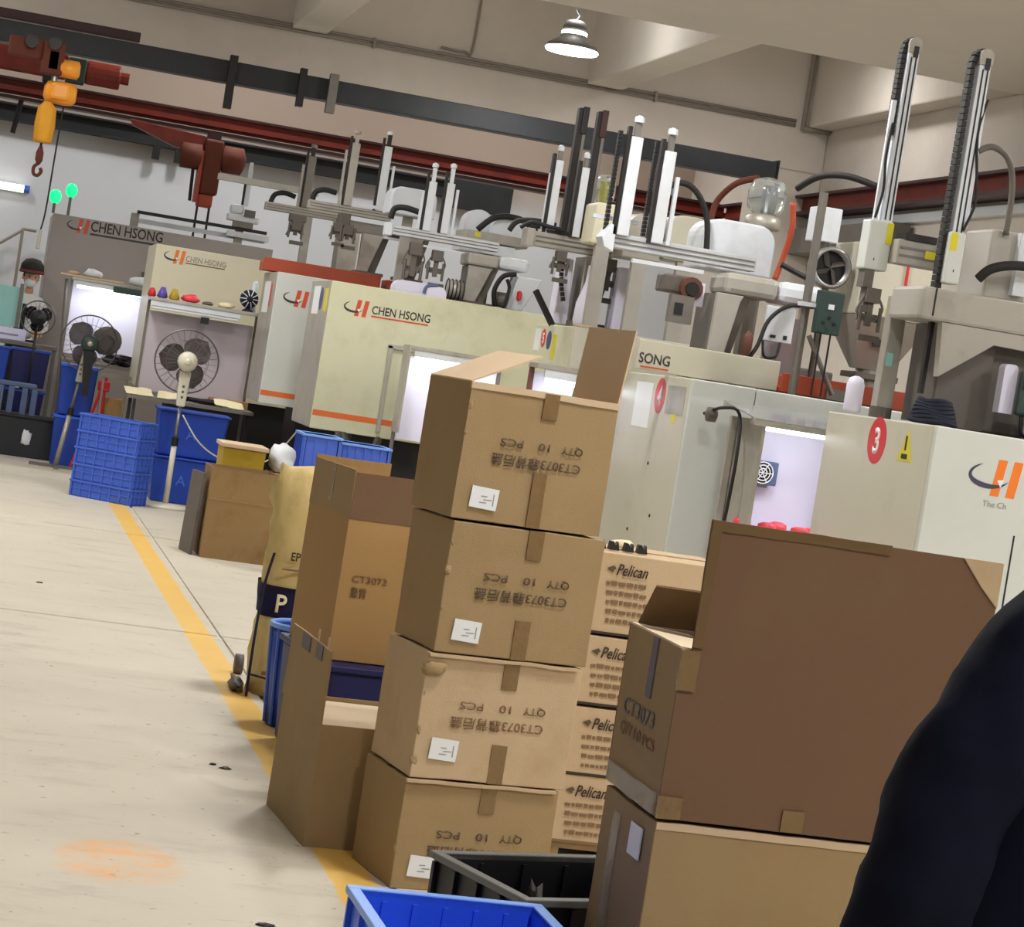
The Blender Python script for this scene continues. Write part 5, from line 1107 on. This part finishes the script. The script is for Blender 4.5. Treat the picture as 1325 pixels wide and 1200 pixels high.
# stack of blue crates at the far end of the line (turned)
ang = -34.0
for k in range(5):
    c = crate('shallow blue crate, ' + ('lowest', 'second from the floor', 'middle one', 'second from the top', 'topmost')[k] + ' of its stack by the fan', 0.885, 19.4, 0.138*k, ang, 0.56, 0.26, 0.132, 'blue_dusty' if False else 'blue_mid', 'blue_mid', 'stacked shallow blue crates', 6, 2, th=0.012)
for k in range(2):
    t = thing('storage_tub', ('lower' if k == 0 else 'upper')+' deep blue tub of the pair behind the cream fan', 'tub', (1.56, 20.0, 0.0 if k == 0 else 0.405), 0, 'deep blue tubs')
    loc_part('tub_body', MB().tbox((0.03, 0.57, 0.03, 0.42), (0.0, 0.6, 0.0, 0.45), 0, 0.385), 'blue_bin', t, bevel=0.015)
    loc_part('tub_rim', MB().box(-0.015, 0.615, -0.015, 0.465, 0.38, 0.4), 'blue_bin', t, bevel=0.006)
    text('A', 0.09, 'blue_mid', t, (0.22+0.03*k, 0.005, 0.16), FRONT, world=False)
t = thing('waste_bin', 'tall round blue bin between the sacks and the flap carton', 'bin', (1.43, 9.12, 0))
b = MB(); b.lathe([(0.1, 0.0), (0.125, 0.004), (0.14, 0.2), (0.155, 0.40), (0.145, 0.40), (0.13, 0.2), (0.115, 0.015), (0.01, 0.012)], (1.43, 9.12, 0), 'z', 28); P_('bin_body', b, 'blue_bin', t, smooth=True)
P_('rim', MB().tube([(1.43+0.155*math.cos(a), 9.12+0.155*math.sin(a), 0.402) for a in [i*2*PI/24 for i in range(24)]], 0.012, 8, closed=True, smooth=1), 'blue_rim', t, smooth=True)
for k in range(12):
    a = k*2*PI/12; P_('rib', MB().cyl((1.43+0.128*math.cos(a), 9.12+0.128*math.sin(a), 0.01), (1.43+0.156*math.cos(a), 9.12+0.156*math.sin(a), 0.39), 0.008, 6), 'blue_mid', t)
# blue tubs under the cream machine
crate('light blue crate under the cream machine edge', 2.31, 16.35, 0.56, 0, 0.26, 0.4, 0.34, 'blue_mid', 'blue_rim', None, 3, 1)
crate('light blue ribbed crate under the cream machine stripe', 2.60, 16.5, 0.56, 0, 0.36, 0.4, 0.31, 'blue_mid', 'blue_rim', None, 6, 1)
t = thing('low_bench', 'dark steel bench carrying the light blue crates', 'bench', (2.65, 16.6, 0))
P_('bench_top', MB().box(2.28, 2.97, 16.3, 16.95, 0.53, 0.559), 'dark_steel', t)
for x in (2.3, 2.93):
    for y in (16.32, 16.9): P_('leg', MB().box(x, x+0.035, y, y+0.035, 0, 0.53), 'dark_steel', t)
single('black_hose', MB().tube([(2.72, 17.2, 0.9), (2.74, 17.0, 0.8), (2.82, 16.95, 0.75), (2.92, 17.0, 0.82), (2.98, 17.2, 0.9)], 0.03, 8).tube([(2.7, 17.3, 0.0), (2.7, 17.25, 0.92)], 0.045, 8, smooth=1), 'black', 'thick black hydraulic hose under the cream machine', 'hose', base=(2.7, 17.3, 0), smooth=True)

# old brown carton, yellow tub, white bag
ob = carton('old brown carton standing apart on the floor by the fan', 1.625, 15.6, 0.0, 1.5, 0.45, 0.42, 0.615, 'card_old', None, 0.008, 71, open_top=True)
loc_part('crease', MB().box(0.0, 0.45, -0.004, -0.001, 0.40, 0.406), 'card_tall', ob)
single('dark_board', MB().plate((1.51, 15.98, 0.0), (0.05, -0.3, 0), (0.015, 0, 0.56), (0.02, 0, 0)), 'robot_dark', 'dark board leaning against the old brown carton', 'board', base=(1.52, 15.98, 0))
t = thing('yellow_tub', 'dirty yellow tub standing behind the old brown carton', 'tub', (1.87, 16.3, 0))
P_('tub_body', MB().tbox((1.75, 2.0, 16.15, 16.5), (1.73, 2.03, 16.12, 16.52), 0.0, 0.74), 'yellow_tub', t, bevel=0.01)
P_('tub_rim', MB().box(1.715, 2.045, 16.1, 16.54, 0.735, 0.765), 'card_inner', t, bevel=0.005)
carton('plain tall carton holding up the white bag behind the old brown one', 2.075, 16.15, 0.0, 0.0, 0.19, 0.3, 0.6, 'card_tall', None, 0.003, 78)
single('plastic_bag', lump(2.165, 16.3, 0.602, 0.10, 0.12, 0.12, 77, 18, 0.35), 'bag_white', 'crumpled full white plastic bag beside the yellow tub', 'bag', base=(2.165, 16.3, 0.602), smooth=True)

# sacks
def sack(label, x, y, z, wx, wy, h, seed, mt='sack'):
    t = thing('resin_sack', label, 'sack', (x, y, z))
    b = MB(); n = 18; seg = 32; rings = []
    for i in range(n+1):
        v = i/n; ring = []
        pin = 1.0-0.55*max(0, (v-0.78)/0.22)**1.6 - 0.12*max(0, (0.1-v)/0.1)
        for j in range(seg):
            a = 2*PI*j/seg; c, s_ = math.cos(a), math.sin(a)
            px = wx/2*math.copysign(abs(c)**0.55, c)*(1+0.1*(v > 0.8))*(pin*0.3+0.7); py = wy/2*math.copysign(abs(s_)**0.55, s_)*pin
            p = Vector((px, py, h*v)); q = noise.noise_vector(p*7+Vector((seed, 0, seed)))*0.02*(1 if 0 < i else 0)+noise.noise_vector(p*17+Vector((seed, 0, seed)))*(0.012+0.05*max(0, v-0.5))
            ring.append(b.bm.verts.new((p.x+q.x, p.y+q.y, max(0, p.z+(q.z if i else 0)))))
        rings.append(ring)
    for A, B in zip(rings, rings[1:]):
        for j in range(seg): b.bm.faces.new((A[j], A[(j+1) % seg], B[(j+1) % seg], B[j]))
    b.bm.faces.new(rings[0][::-1]); b.bm.faces.new(rings[-1])
    loc_part('sack_body', b, mt, t, smooth=True)
    return t
sk = sack('tan resin sack with navy band and letter P by the aisle', 1.50, 9.95, 0.0, 0.36, 0.34, 1.0, 5)
def wrap_band(t, wx, wy, z0, z1, mt, nm, seed=5):
    b = MB(); seg = 32; rings = []
    for v in [0, 0.33, 0.66, 1]:
        ring = []
        for j in range(seg):
            a = 2*PI*j/seg; c, s_ = math.cos(a), math.sin(a); zq = z0+(z1-z0)*v
            p = Vector((wx/2*math.copysign(abs(c)**0.55, c), wy/2*math.copysign(abs(s_)**0.55, s_), zq))
            q = noise.noise_vector(p*7+Vector((seed, 0, seed)))*0.02
            ring.append(b.bm.verts.new((p.x*1.05+q.x, p.y*1.05+q.y, zq)))
        rings.append(ring)
    for A, B in zip(rings, rings[1:]):
        for j in range(seg): b.bm.faces.new((A[j], A[(j+1) % seg], B[(j+1) % seg], B[j]))
    r = bmesh.ops.solidify(b.bm, geom=b.bm.faces[:], thickness=0.003)
    return loc_part(nm, b, mt, t, smooth=True)
wrap_band(sk, 0.36, 0.34, 0.345, 0.478, 'sack_band', 'printed_band')
text('P', 0.075, 'paper', sk, (-0.135, -0.198, 0.375), FRONT, world=False, width=0.045, bold=0.02)
text('EP', 0.035, 'ink_dark', sk, (-0.10, -0.195, 0.6), FRONT, world=False, width=0.04, bold=0.02)
loc_part('print_rule', MB().box(-0.13, 0.05, -0.197, -0.185, 0.555, 0.562).box(-0.15, 0.05, -0.197, -0.185, 0.10, 0.115), 'ink_faint', sk)
b = MB(); b.tube([(1.30, 9.76, 0.0), (1.295, 9.74, 0.25), (1.305, 9.76, 0.47), (1.33, 9.78, 0.62)], 0.006, 6).tube([(1.30, 9.73, 0.1), (1.36, 9.735, 0.09), (1.43, 9.735, 0.08)], 0.005, 6)
single('tie_cord', b, 'dark_cloth', 'dark cord tied around the tan resin sack', 'cord', base=(1.3, 9.76, 0))
single('rag', lump(1.27, 9.95, 0.0, 0.025, 0.14, 0.03, 83, 14, 0.9), 'robot_dark', 'grimy grey rag slumped against the resin sack', 'rag', base=(1.27, 9.95, 0), smooth=True)
single('caster_wheel', MB().lathe([(0.02, -0.02), (0.045, -0.018), (0.045, 0.018), (0.02, 0.02)], (1.33, 10.4, 0.045), 'x', 16), 'robot_dark', 'dark caster wheel on the floor behind the resin sack', 'wheel', base=(1.33, 10.4, 0), smooth=True)

# ================================================================== FANS
def pedestal_fan(label, x, y, hub, r, mt_body, mt_motor, mt_pole, tilt=0.0, base='disc', blade_mt='fan_blade', facing=1, lean=0.0, boxh=0.28, yawd=0.0, wires=28, box=True, br=0.2):
    t = thing('pedestal_fan', label, 'fan', (x, y, 0), math.radians(yawd))
    if base == 'disc': loc_part('base', MB().lathe([(br*0.98, 0.0), (br, 0.012), (br*0.86, 0.028), (0.03, 0.04)], seg=32), mt_body, t, smooth=True)
    else:
        loc_part('base_bar', MB().box(-0.25, 0.25, -0.02, 0.02, 0.0, 0.03), mt_pole, t)
        loc_part('base_bar', MB().box(-0.02, 0.02, -0.22, -0.021, 0.0, 0.03).box(-0.02, 0.02, 0.021, 0.22, 0.0, 0.03), mt_pole, t)
    zm = hub*0.44; lx = lambda z: lean*z
    loc_part('lower_pole', MB().cyl((0, 0, 0.02), (lx(zm), 0, zm), 0.024, 12), mt_body, t, smooth=True)
    loc_part('pole_collar', MB().cyl((lx(zm), 0, zm-0.02), (lx(zm+0.05), 0, zm+0.05), 0.03, 12), 'dark_steel', t)
    ze = hub-0.1-boxh if box else hub-0.08
    loc_part('upper_pole', MB().cyl((lx(zm), 0, zm), (lx(ze), 0, ze), 0.014, 10), mt_pole, t, smooth=True)
    if box:
        bx = loc_part('control_box', MB().tbox((lx(ze)-0.035, lx(ze)+0.035, -0.035, 0.035), (lx(hub)-0.05, lx(hub)+0.05, -0.04, 0.04), ze, hub-0.08), mt_body, t, bevel=0.012)
        for k in range(3): loc_part('button', MB().cyl((lx(ze), -0.04, ze+0.08+k*0.045), (lx(ze), -0.032, ze+0.08+k*0.045), 0.012, 8), 'robot_dark', bx)
    hx = lx(hub); s = facing
    loc_part('motor_housing', MB().lathe([(0.03, -0.15*s), (0.075, -0.13*s), (0.085, -0.06*s), (0.06, -0.01*s)], (hx, 0, hub), 'y', 18), mt_motor, t, smooth=True)
    loc_part('hub_knob', MB().lathe([(0.01, -0.17*s), (0.025, -0.165*s), (0.03, -0.14*s)], (hx, 0, hub), 'y', 12), mt_body, t, smooth=True)
    for k in range(3):
        a0 = k*2*PI/3+0.55+tilt; b = MB(); n = 8; vt = []
        for i in range(n+1):
            u = i/n; rr = 0.04+(r*0.9-0.04)*u; wd = r*1.7*math.sin(PI*min(1, 0.18+0.82*u))**0.7*(0.55+0.6*u)*(1 if u < 0.9 else 0.8); row = []
            for q in (-1, -0.5, 0, 0.5, 1):
                aa = a0+q*wd/(2*rr+0.12); row.append(b.bm.verts.new((hx+rr*math.cos(aa), 0.035*s+0.03*q, hub+rr*math.sin(aa))))
            vt.append(row)
        for i in range(n):
            for q in range(4): b.bm.faces.new((vt[i][q], vt[i+1][q], vt[i+1][q+1], vt[i][q+1]))
        bmesh.ops.solidify(b.bm, geom=b.bm.faces[:], thickness=0.004)
        loc_part('blade', b, blade_mt, t, smooth=True)
    g = MB()
    ring = lambda rr, yy, wr: g.tube([(hx+rr*math.cos(a), yy, hub+rr*math.sin(a)) for a in [i*2*PI/36 for i in range(36)]], wr, 5, closed=True, smooth=1)
    ring(r, 0.03*s, 0.007); ring(r*0.66, -0.035*s, 0.002); ring(r*0.66, 0.1*s, 0.002)
    for k in range(wires):
        a = k*2*PI/wires; c, s2 = math.cos(a), math.sin(a)
        for sg in (-1, 1):
            yb = -0.05*s if sg < 0 else 0.115*s
            g.tube([(hx+0.07*c, yb, hub+0.07*s2), (hx+r*0.66*c, yb*0.8+0.01*s, hub+r*0.66*s2), (hx+r*c, 0.03*s, hub+r*s2)], 0.0013, 3, smooth=1)
    loc_part('guard', g, 'wire', t)
    return t
f1 = pedestal_fan('cream pedestal fan on round base in front of the blue tubs', 1.675, 19.45, 1.235, 0.265, 'fan_cream', 'fan_cream', 'steel', tilt=0.35)
loc_part('power_cord', MB().tube([(0.03, -0.03, 0.79), (0.2, -0.02, 0.58), (0.42, 0.0, 0.47), (0.7, 0.0, 0.48), (0.85, 0.05, 0.56), (1.02, 0.1, 0.8)], 0.007, 6), 'fan_cream', f1, smooth=True)
f2 = pedestal_fan('pedestal fan with dark motor and grimy pole on cross base', 0.85, 22.47, 1.22, 0.27, 'sheet_steel', 'green_box', 'steel_dull', tilt=-0.25, base='bars', lean=0.12)
loc_part('second_blade_cover', MB().lathe([(0.01, -0.012), (0.115, -0.01), (0.14, 0.0), (0.115, 0.01), (0.01, 0.012)], (0.31, 0.06, 1.27), 'y', 18), 'fan_blade', f2)
loc_part('hanging_bag', MB().tbox((0.14, 0.2, -0.12, -0.07), (0.10, 0.2, -0.14, -0.06), 0.72, 1.15), 'black', f2)
loc_part('hanging_tag', MB().box(0.15, 0.19, -0.125, -0.1, 0.84, 0.89), 'sticker_white', f2)
pedestal_fan('small black fan in front of the worker', 0.52, 23.99, 1.38, 0.17, 'black', 'black', 'black', base='disc', box=False, blade_mt='rubber', wires=20, br=0.16)

# ================================================================== FAR LEFT CORNER
t = thing('work_table', 'grey steel table with white front panel before the worker', 'table', (0.3, 24.9, 0))
P_('table_top', MB().box(-0.3, 0.78, 24.75, 25.2, 1.06, 1.1), 'table_grey', t, bevel=0.005)
P_('front_panel', MB().box(-0.3, 0.44, 24.74, 24.76, 1.11, 1.23), 'panel_white', t)
P_('panel_mark', MB().box(0.1, 0.36, 24.735, 24.741, 1.155, 1.17), 'ink_grey', t)
for x in (-0.28, 0.73): P_('leg', MB().box(x, x+0.04, 24.77, 24.81, 0, 1.06), 'steel_dull', t)
P_('teal_screen', MB().box(-0.3, 0.36, 24.78, 24.8, 1.24, 1.66), 'teal', t)
P_('screen_post', MB().box(0.31, 0.35, 24.76, 24.8, 1.24, 1.7), 'steel_dull', t)
for k, (x, z, hh) in enumerate(((0.02, 0.68, 0.36), (0.42, 0.66, 0.39), (0.02, 0.3, 0.37), (0.42, 0.3, 0.36))):
    lab = ('upper blue tub left under the grey table', 'upper blue tub right under the grey table', 'lower blue tub left under the grey table', 'lower blue tub right under the grey table')[k]
    lab = lab.replace(' left ', ' nearest the teal screen, ').replace(' right ', ' nearest the dusty fan, ')
    q = thing('storage_tub', lab, 'tub', (x-0.1, 24.25, z if k < 2 else 0.27), 0, 'blue tubs under the grey table')
    loc_part('tub_body', MB().tbox((0.02, 0.36, 0.02, 0.4), (0, 0.38, 0, 0.42), 0.0, hh-0.02), 'blue_bin' if k % 2 == 0 else 'navy_bin', q, bevel=0.01)
    loc_part('tub_rim', MB().box(-0.01, 0.39, -0.01, 0.43, hh-0.025, hh-0.005), 'blue_bin', q)
single('tub_dolly', MB().box(-0.1, 0.75, 24.23, 24.7, 0.0, 0.268), 'black', 'low black platform under the blue tubs', 'platform', base=(0.3, 24.45, 0), bevel=0.01)
for k in range(2):
    q = thing('storage_tub', ('lower' if k == 0 else 'upper')+' tall blue tub behind the dusty fan', 'tub', (0.79, 22.85, 0.0 if k == 0 else 0.5), 0, 'tall blue tubs by the dusty fan')
    loc_part('tub_body', MB().tbox((0.02, 0.33, 0.02, 0.28), (0, 0.35, 0, 0.3), 0.0, 0.47), 'blue_bin', q, bevel=0.01)
    loc_part('tub_rim', MB().box(-0.01, 0.36, -0.01, 0.31, 0.465, 0.49), 'blue_crate', q)
t = thing('stool', 'slate blue plastic stool with slotted back standing on the black crate', 'stool', (0.4, 23.5, 0.41))
P_('seat', MB().box(0.2, 0.6, 23.35, 23.65, 0.68, 0.72), 'slate', t, bevel=0.01)
for x in (0.2, 0.33, 0.46, 0.555): P_('leg', MB().box(x, x+0.055 if x != 0.2 else x+0.08, 23.35, 23.39, 0.415, 0.68), 'slate', t)
for x in (0.2, 0.555): P_('leg', MB().box(x, x+0.05, 23.61, 23.65, 0.415, 0.68), 'slate', t)
kb = thing('plastic_crate', 'low black crate with white splash under the slate stool', 'crate', (0.3, 23.6, 0))
P_('crate_body', MB().box(-0.1, 0.86, 23.3, 23.75, 0.0, 0.39), 'crate_black', kb, bevel=0.01)
P_('crate_rim', MB().box(-0.12, 0.88, 23.28, 23.77, 0.385, 0.412), 'black', kb, bevel=0.005)
P_('white_splash', lump(0.56, 23.30, 0.12, 0.05, 0.008, 0.09, 91, 10, 0.6), 'sticker_white', kb, smooth=True)
t = thing('red_stand', 'red folding stand beneath the lit booth', 'stand', (1.15, 22.95, 0))
P_('leg', MB().cyl((1.0, 22.72, 0.0), (1.22, 22.75, 0.95), 0.014, 8), 'red_paint', t)
P_('leg', MB().cyl((1.22, 22.72, 0.0), (1.22, 22.75, 0.95), 0.014, 8), 'red_paint', t)
P_('head_plate', MB().box(1.15, 1.26, 22.72, 22.78, 0.78, 0.88), 'red_paint', t, bevel=0.01)
q = carton('small tan carton on the floor behind the red stand', 1.2, 22.85, 0.0, 0.0, 0.23, 0.3, 0.72, 'card_tall', None, 0.004, 95)
single('metal_rack', MB().box(1.14, 1.43, 22.3, 22.34, 0.93, 0.97).box(1.16, 1.18, 22.3, 22.33, 0, 0.935).box(1.38, 1.4, 22.3, 22.33, 0, 0.935), 'table_grey', 'grey steel trestle between the two booths', 'trestle', base=(1.36, 22.32, 0))

for x, y, r, lb in ((1.04, 8.05, 0.022, 'small dark scrap on the floor beside the yellow line'), (1.0, 8.1, 0.012, 'tiny dark chip next to the floor scrap'), (0.93, 5.92, 0.024, 'dark flake of rubbish on the bare floor by the blue crate'), (0.5, 12.9, 0.02, 'dark speck of rubbish out on the open floor')):
    single('floor_scrap', lump(x, y, 0.0, r, r*0.6, 0.004, x*9, 8, 0.8), 'dark_steel', lb, 'scrap', base=(x, y, 0))

# ================================================================== PEOPLE
def skin_body(name, pts, edges, rad, mt, parent, root=0, sub=2):
    me = bpy.data.meshes.new(name); me.from_pydata([Vector(p) for p in pts], edges, []); me.materials.append(M[mt])
    o = bpy.data.objects.new(name, me); COL.objects.link(o); o.parent = parent
    sk_ = o.modifiers.new('skin', 'SKIN'); sk_.use_smooth_shade = True
    for i, v in enumerate(me.skin_vertices[0].data):
        r = rad[i]; v.radius = r if isinstance(r, tuple) else (r, r); v.use_root = (i == root)
    s = o.modifiers.new('sub', 'SUBSURF'); s.levels = sub; s.render_levels = sub
    return o
def head(parent, c, r, hair='hair', yaw_=0.0):
    b = MB(); b.ball((0, 0, 0), 1, 20)
    R = Matrix.Rotation(yaw_, 4, 'Z')
    for v in b.bm.verts:
        p = v.co.copy(); f = -p.y                                    # the face looks towards local -y
        k = Vector((p.x*0.76, p.y*0.92, p.z*1.12))
        if p.z < 0: k.x *= 1-0.25*(-p.z); k.y += 0.12*p.z*0.5
        if f > 0.8 and abs(p.x) < 0.2 and -0.35 < p.z < 0.05: k.y -= 0.12
        v.co = Vector(c)+R @ (k*r)
    h = loc_part('head', b, 'skin', parent, smooth=True)
    for s in (-1, 1):
        loc_part('ear', MB().ball(Vector(c)+R @ Vector((s*0.77*r, 0.05*r, -0.02*r)), 0.2*r, 8, (0.5, 1, 1.4)), 'skin', h, smooth=True)
        loc_part('eye', MB().ball(Vector(c)+R @ Vector((s*0.3*r, -0.84*r, 0.06*r)), 0.09*r, 8), 'black', h, smooth=True)
    loc_part('mouth', MB().ball(Vector(c)+R @ Vector((0, -0.80*r, -0.5*r)), 0.2*r, 8, (1, 0.35, 0.3)), 'cap_red', h, smooth=True)
    hb = MB(); hb.ball((0, 0, 0), 1, 20)
    for v in hb.bm.verts:
        p = v.co.copy()
        k = Vector((p.x*0.82, p.y*0.98+0.04, p.z*1.18))
        if p.z < -0.1 or (p.y < -0.35 and p.z < 0.55): k *= 0.86
        v.co = Vector(c)+R @ (k*r)
    loc_part('hair', hb, hair, h, smooth=True)
    return h
def hand(parent, wrist, d, palm_n, side, L=0.17, mt='skin'):
    """palm plus five separate curled fingers; d points from wrist to fingertips"""
    d = Vector(d).normalized(); nrm = Vector(palm_n).normalized(); sd = d.cross(nrm).normalized()*side; w0 = Vector(wrist)
    pts = [w0, w0+d*0.05*L/0.17, w0+d*0.09*L/0.17]; ed = [(0, 1), (1, 2)]; rad = [(0.022, 0.028), (0.016, 0.038), (0.014, 0.036)]
    for k, (off, ln) in enumerate(((0.03, 0.065), (0.01, 0.076), (-0.01, 0.07), (-0.029, 0.055))):
        i = len(pts); p0 = w0+d*0.095+sd*off
        pts += [p0, p0+d*ln*0.45+nrm*0.008, p0+d*ln*0.8+nrm*0.028, p0+d*ln*0.95+nrm*0.048]; ed += [(2, i), (i, i+1), (i+1, i+2), (i+2, i+3)]; rad += [0.0095, 0.009, 0.0085, 0.007]
    i = len(pts); q = w0+d*0.035+sd*0.035
    pts += [q, q+d*0.035+sd*0.02+nrm*0.015, q+d*0.06+sd*0.02+nrm*0.03]; ed += [(1, i), (i, i+1), (i+1, i+2)]; rad += [0.012, 0.0105, 0.009]
    return skin_body('hand', pts, ed, rad, mt, parent, 0, 1)
# foreground person, seen from behind: only the left shoulder and arm reach into the picture
pr_ = thing('person', 'person in a dark navy shirt standing with back turned beside the big cartons', 'person', (1.482, 2.62, -0.0))
body = [(0, 0, 0.72), (0, 0.0, 1.02), (0, 0.01, 1.24), (0, 0.0, 1.355), (0, -0.005, 1.44),            # 0 pelvis .. 4 neck base
        (-0.115, 0.0, 1.325), (-0.212, 0.0, 1.222), (-0.262, -0.02, 1.08), (-0.295, -0.03, 0.95), (-0.302, 0.02, 0.82),      # left arm
        (0.115, 0.0, 1.335), (0.215, 0.0, 1.245), (0.262, -0.02, 1.10), (0.285, -0.03, 0.96), (0.287, 0.02, 0.82)]
bed = [(0, 1), (1, 2), (2, 3), (3, 4), (3, 5), (5, 6), (6, 7), (7, 8), (8, 9), (3, 10), (10, 11), (11, 12), (12, 13), (13, 14)]
brd = [(0.29, 0.13), (0.28, 0.125), (0.21, 0.12), (0.10, 0.085), 0.062, 0.082, 0.088, 0.084, 0.082, 0.078, 0.082, 0.088, 0.084, 0.082, 0.078]
sh_ = skin_body('shirt', body, bed, brd, 'navy_shirt', pr_, 0, 3)
tx_ = bpy.data.textures.new('cloth_folds', 'CLOUDS'); tx_.noise_scale = 0.11; tx_.noise_depth = 2
dm = sh_.modifiers.new('folds', 'DISPLACE'); dm.texture = tx_; dm.strength = 0.035; dm.mid_level = 0.5
leg_p = [(0, 0, 0.9), (-0.09, 0, 0.84), (-0.1, 0.01, 0.48), (-0.105, -0.02, 0.1), (0.09, 0, 0.84), (0.1, 0.01, 0.48), (0.105, -0.02, 0.1)]
skin_body('trousers', leg_p, [(0, 1), (1, 2), (2, 3), (0, 4), (4, 5), (5, 6)], [(0.13, 0.1), 0.095, 0.07, 0.055, 0.095, 0.07, 0.055], 'trousers', pr_)
for s in (-1, 1):
    loc_part('shoe', MB().grid_box(s*0.105-0.045, s*0.105+0.045, -0.09, 0.18, 0.0, 0.09, 5, 0.004, 9, 3), 'black', pr_, smooth=True)
    skin_body('forearm', [(s*0.285, 0.02, 0.82), (s*0.275, 0.09, 0.72), (s*0.255, 0.17, 0.63)], [(0, 1), (1, 2)], [0.042, 0.038, 0.027], 'skin', pr_, 0, 2)
    hand(pr_, (s*0.255, 0.17, 0.63), (-s*0.1, 0.7, -0.7), (-s*0.9, 0.1, 0.1), -s)
skin_body('neck', [(0, 0, 1.42), (0, 0.01, 1.53)], [(0, 1)], [0.055, 0.055], 'skin', pr_, 0, 2)
head(pr_, (0, 0.02, 1.62), 0.105, 'hair', PI)
# worker at the far machine
wk = thing('person', 'worker in dark cap and white top standing behind the small black fan', 'person', (0.42, 25.75, 0))
single('step_platform', MB().box(0.05, 0.85, 25.45, 25.98, 0.0, 0.2), 'dark_steel', 'low dark step platform under the worker', 'platform', base=(0.45, 25.7, 0), bevel=0.01)
wb = [(0, 0, 1.1), (0, 0, 1.28), (0, 0, 1.45), (0, 0, 1.56), (0, 0, 1.62), (-0.12, 0, 1.54), (-0.19, -0.01, 1.44), (-0.22, -0.06, 1.25), (-0.16, -0.28, 1.2), (0.12, 0, 1.54), (0.19, -0.01, 1.44), (0.22, -0.06, 1.25), (0.14, -0.28, 1.2)]
skin_body('shirt', wb, [(0, 1), (1, 2), (2, 3), (3, 4), (3, 5), (5, 6), (6, 7), (7, 8), (3, 9), (9, 10), (10, 11), (11, 12)], [(0.14, 0.1), (0.13, 0.1), (0.15, 0.105), 0.085, 0.05, 0.06, 0.06, 0.05, 0.036, 0.06, 0.06, 0.05, 0.036], 'work_white', wk, 0, 2)
loc_part('apron', MB().box(-0.11, 0.0, -0.125, -0.112, 1.15, 1.5), 'trousers', wk)
skin_body('trousers', [(p[0], p[1], p[2]+0.2) for p in leg_p], [(0, 1), (1, 2), (2, 3), (0, 4), (4, 5), (5, 6)], [(0.13, 0.1), 0.09, 0.065, 0.05, 0.09, 0.065, 0.05], 'trousers', wk)
for s in (-1, 1):
    loc_part('shoe', MB().grid_box(s*0.105-0.045, s*0.105+0.045, -0.18, 0.09, 0.204, 0.29, 4, 0.002, 9, 3), 'black', wk, smooth=True)
    hand(wk, (s*0.15, -0.28, 1.2), (-s*0.2, -1, 0), (0, 0, -1), s)
skin_body('neck', [(0, 0, 1.6), (0, -0.01, 1.7)], [(0, 1)], [0.05, 0.05], 'skin', wk, 0, 2)
hd = head(wk, (0, -0.02, 1.79), 0.11, 'hair', 0.15)
loc_part('mask', MB().ball((0, -0.10, 1.73), 0.062, 12, (1, 0.6, 0.8)), 'work_white', hd, smooth=True)
cp = loc_part('cap', MB().lathe([(0.118, 1.84), (0.13, 1.86), (0.122, 1.93), (0.08, 1.985), (0.02, 2.0)], (0, -0.015, 0), 'z', 20), 'hair', hd, smooth=True)
loc_part('cap_band', MB().lathe([(0.128, 1.835), (0.133, 1.845), (0.133, 1.865), (0.126, 1.872)], (0, -0.015, 0), 'z', 20), 'cap_red', cp, smooth=True)
loc_part('cap_peak', MB().ball((-0.03, -0.14, 1.84), 0.09, 12, (1, 0.9, 0.12)), 'hair', cp, smooth=True)
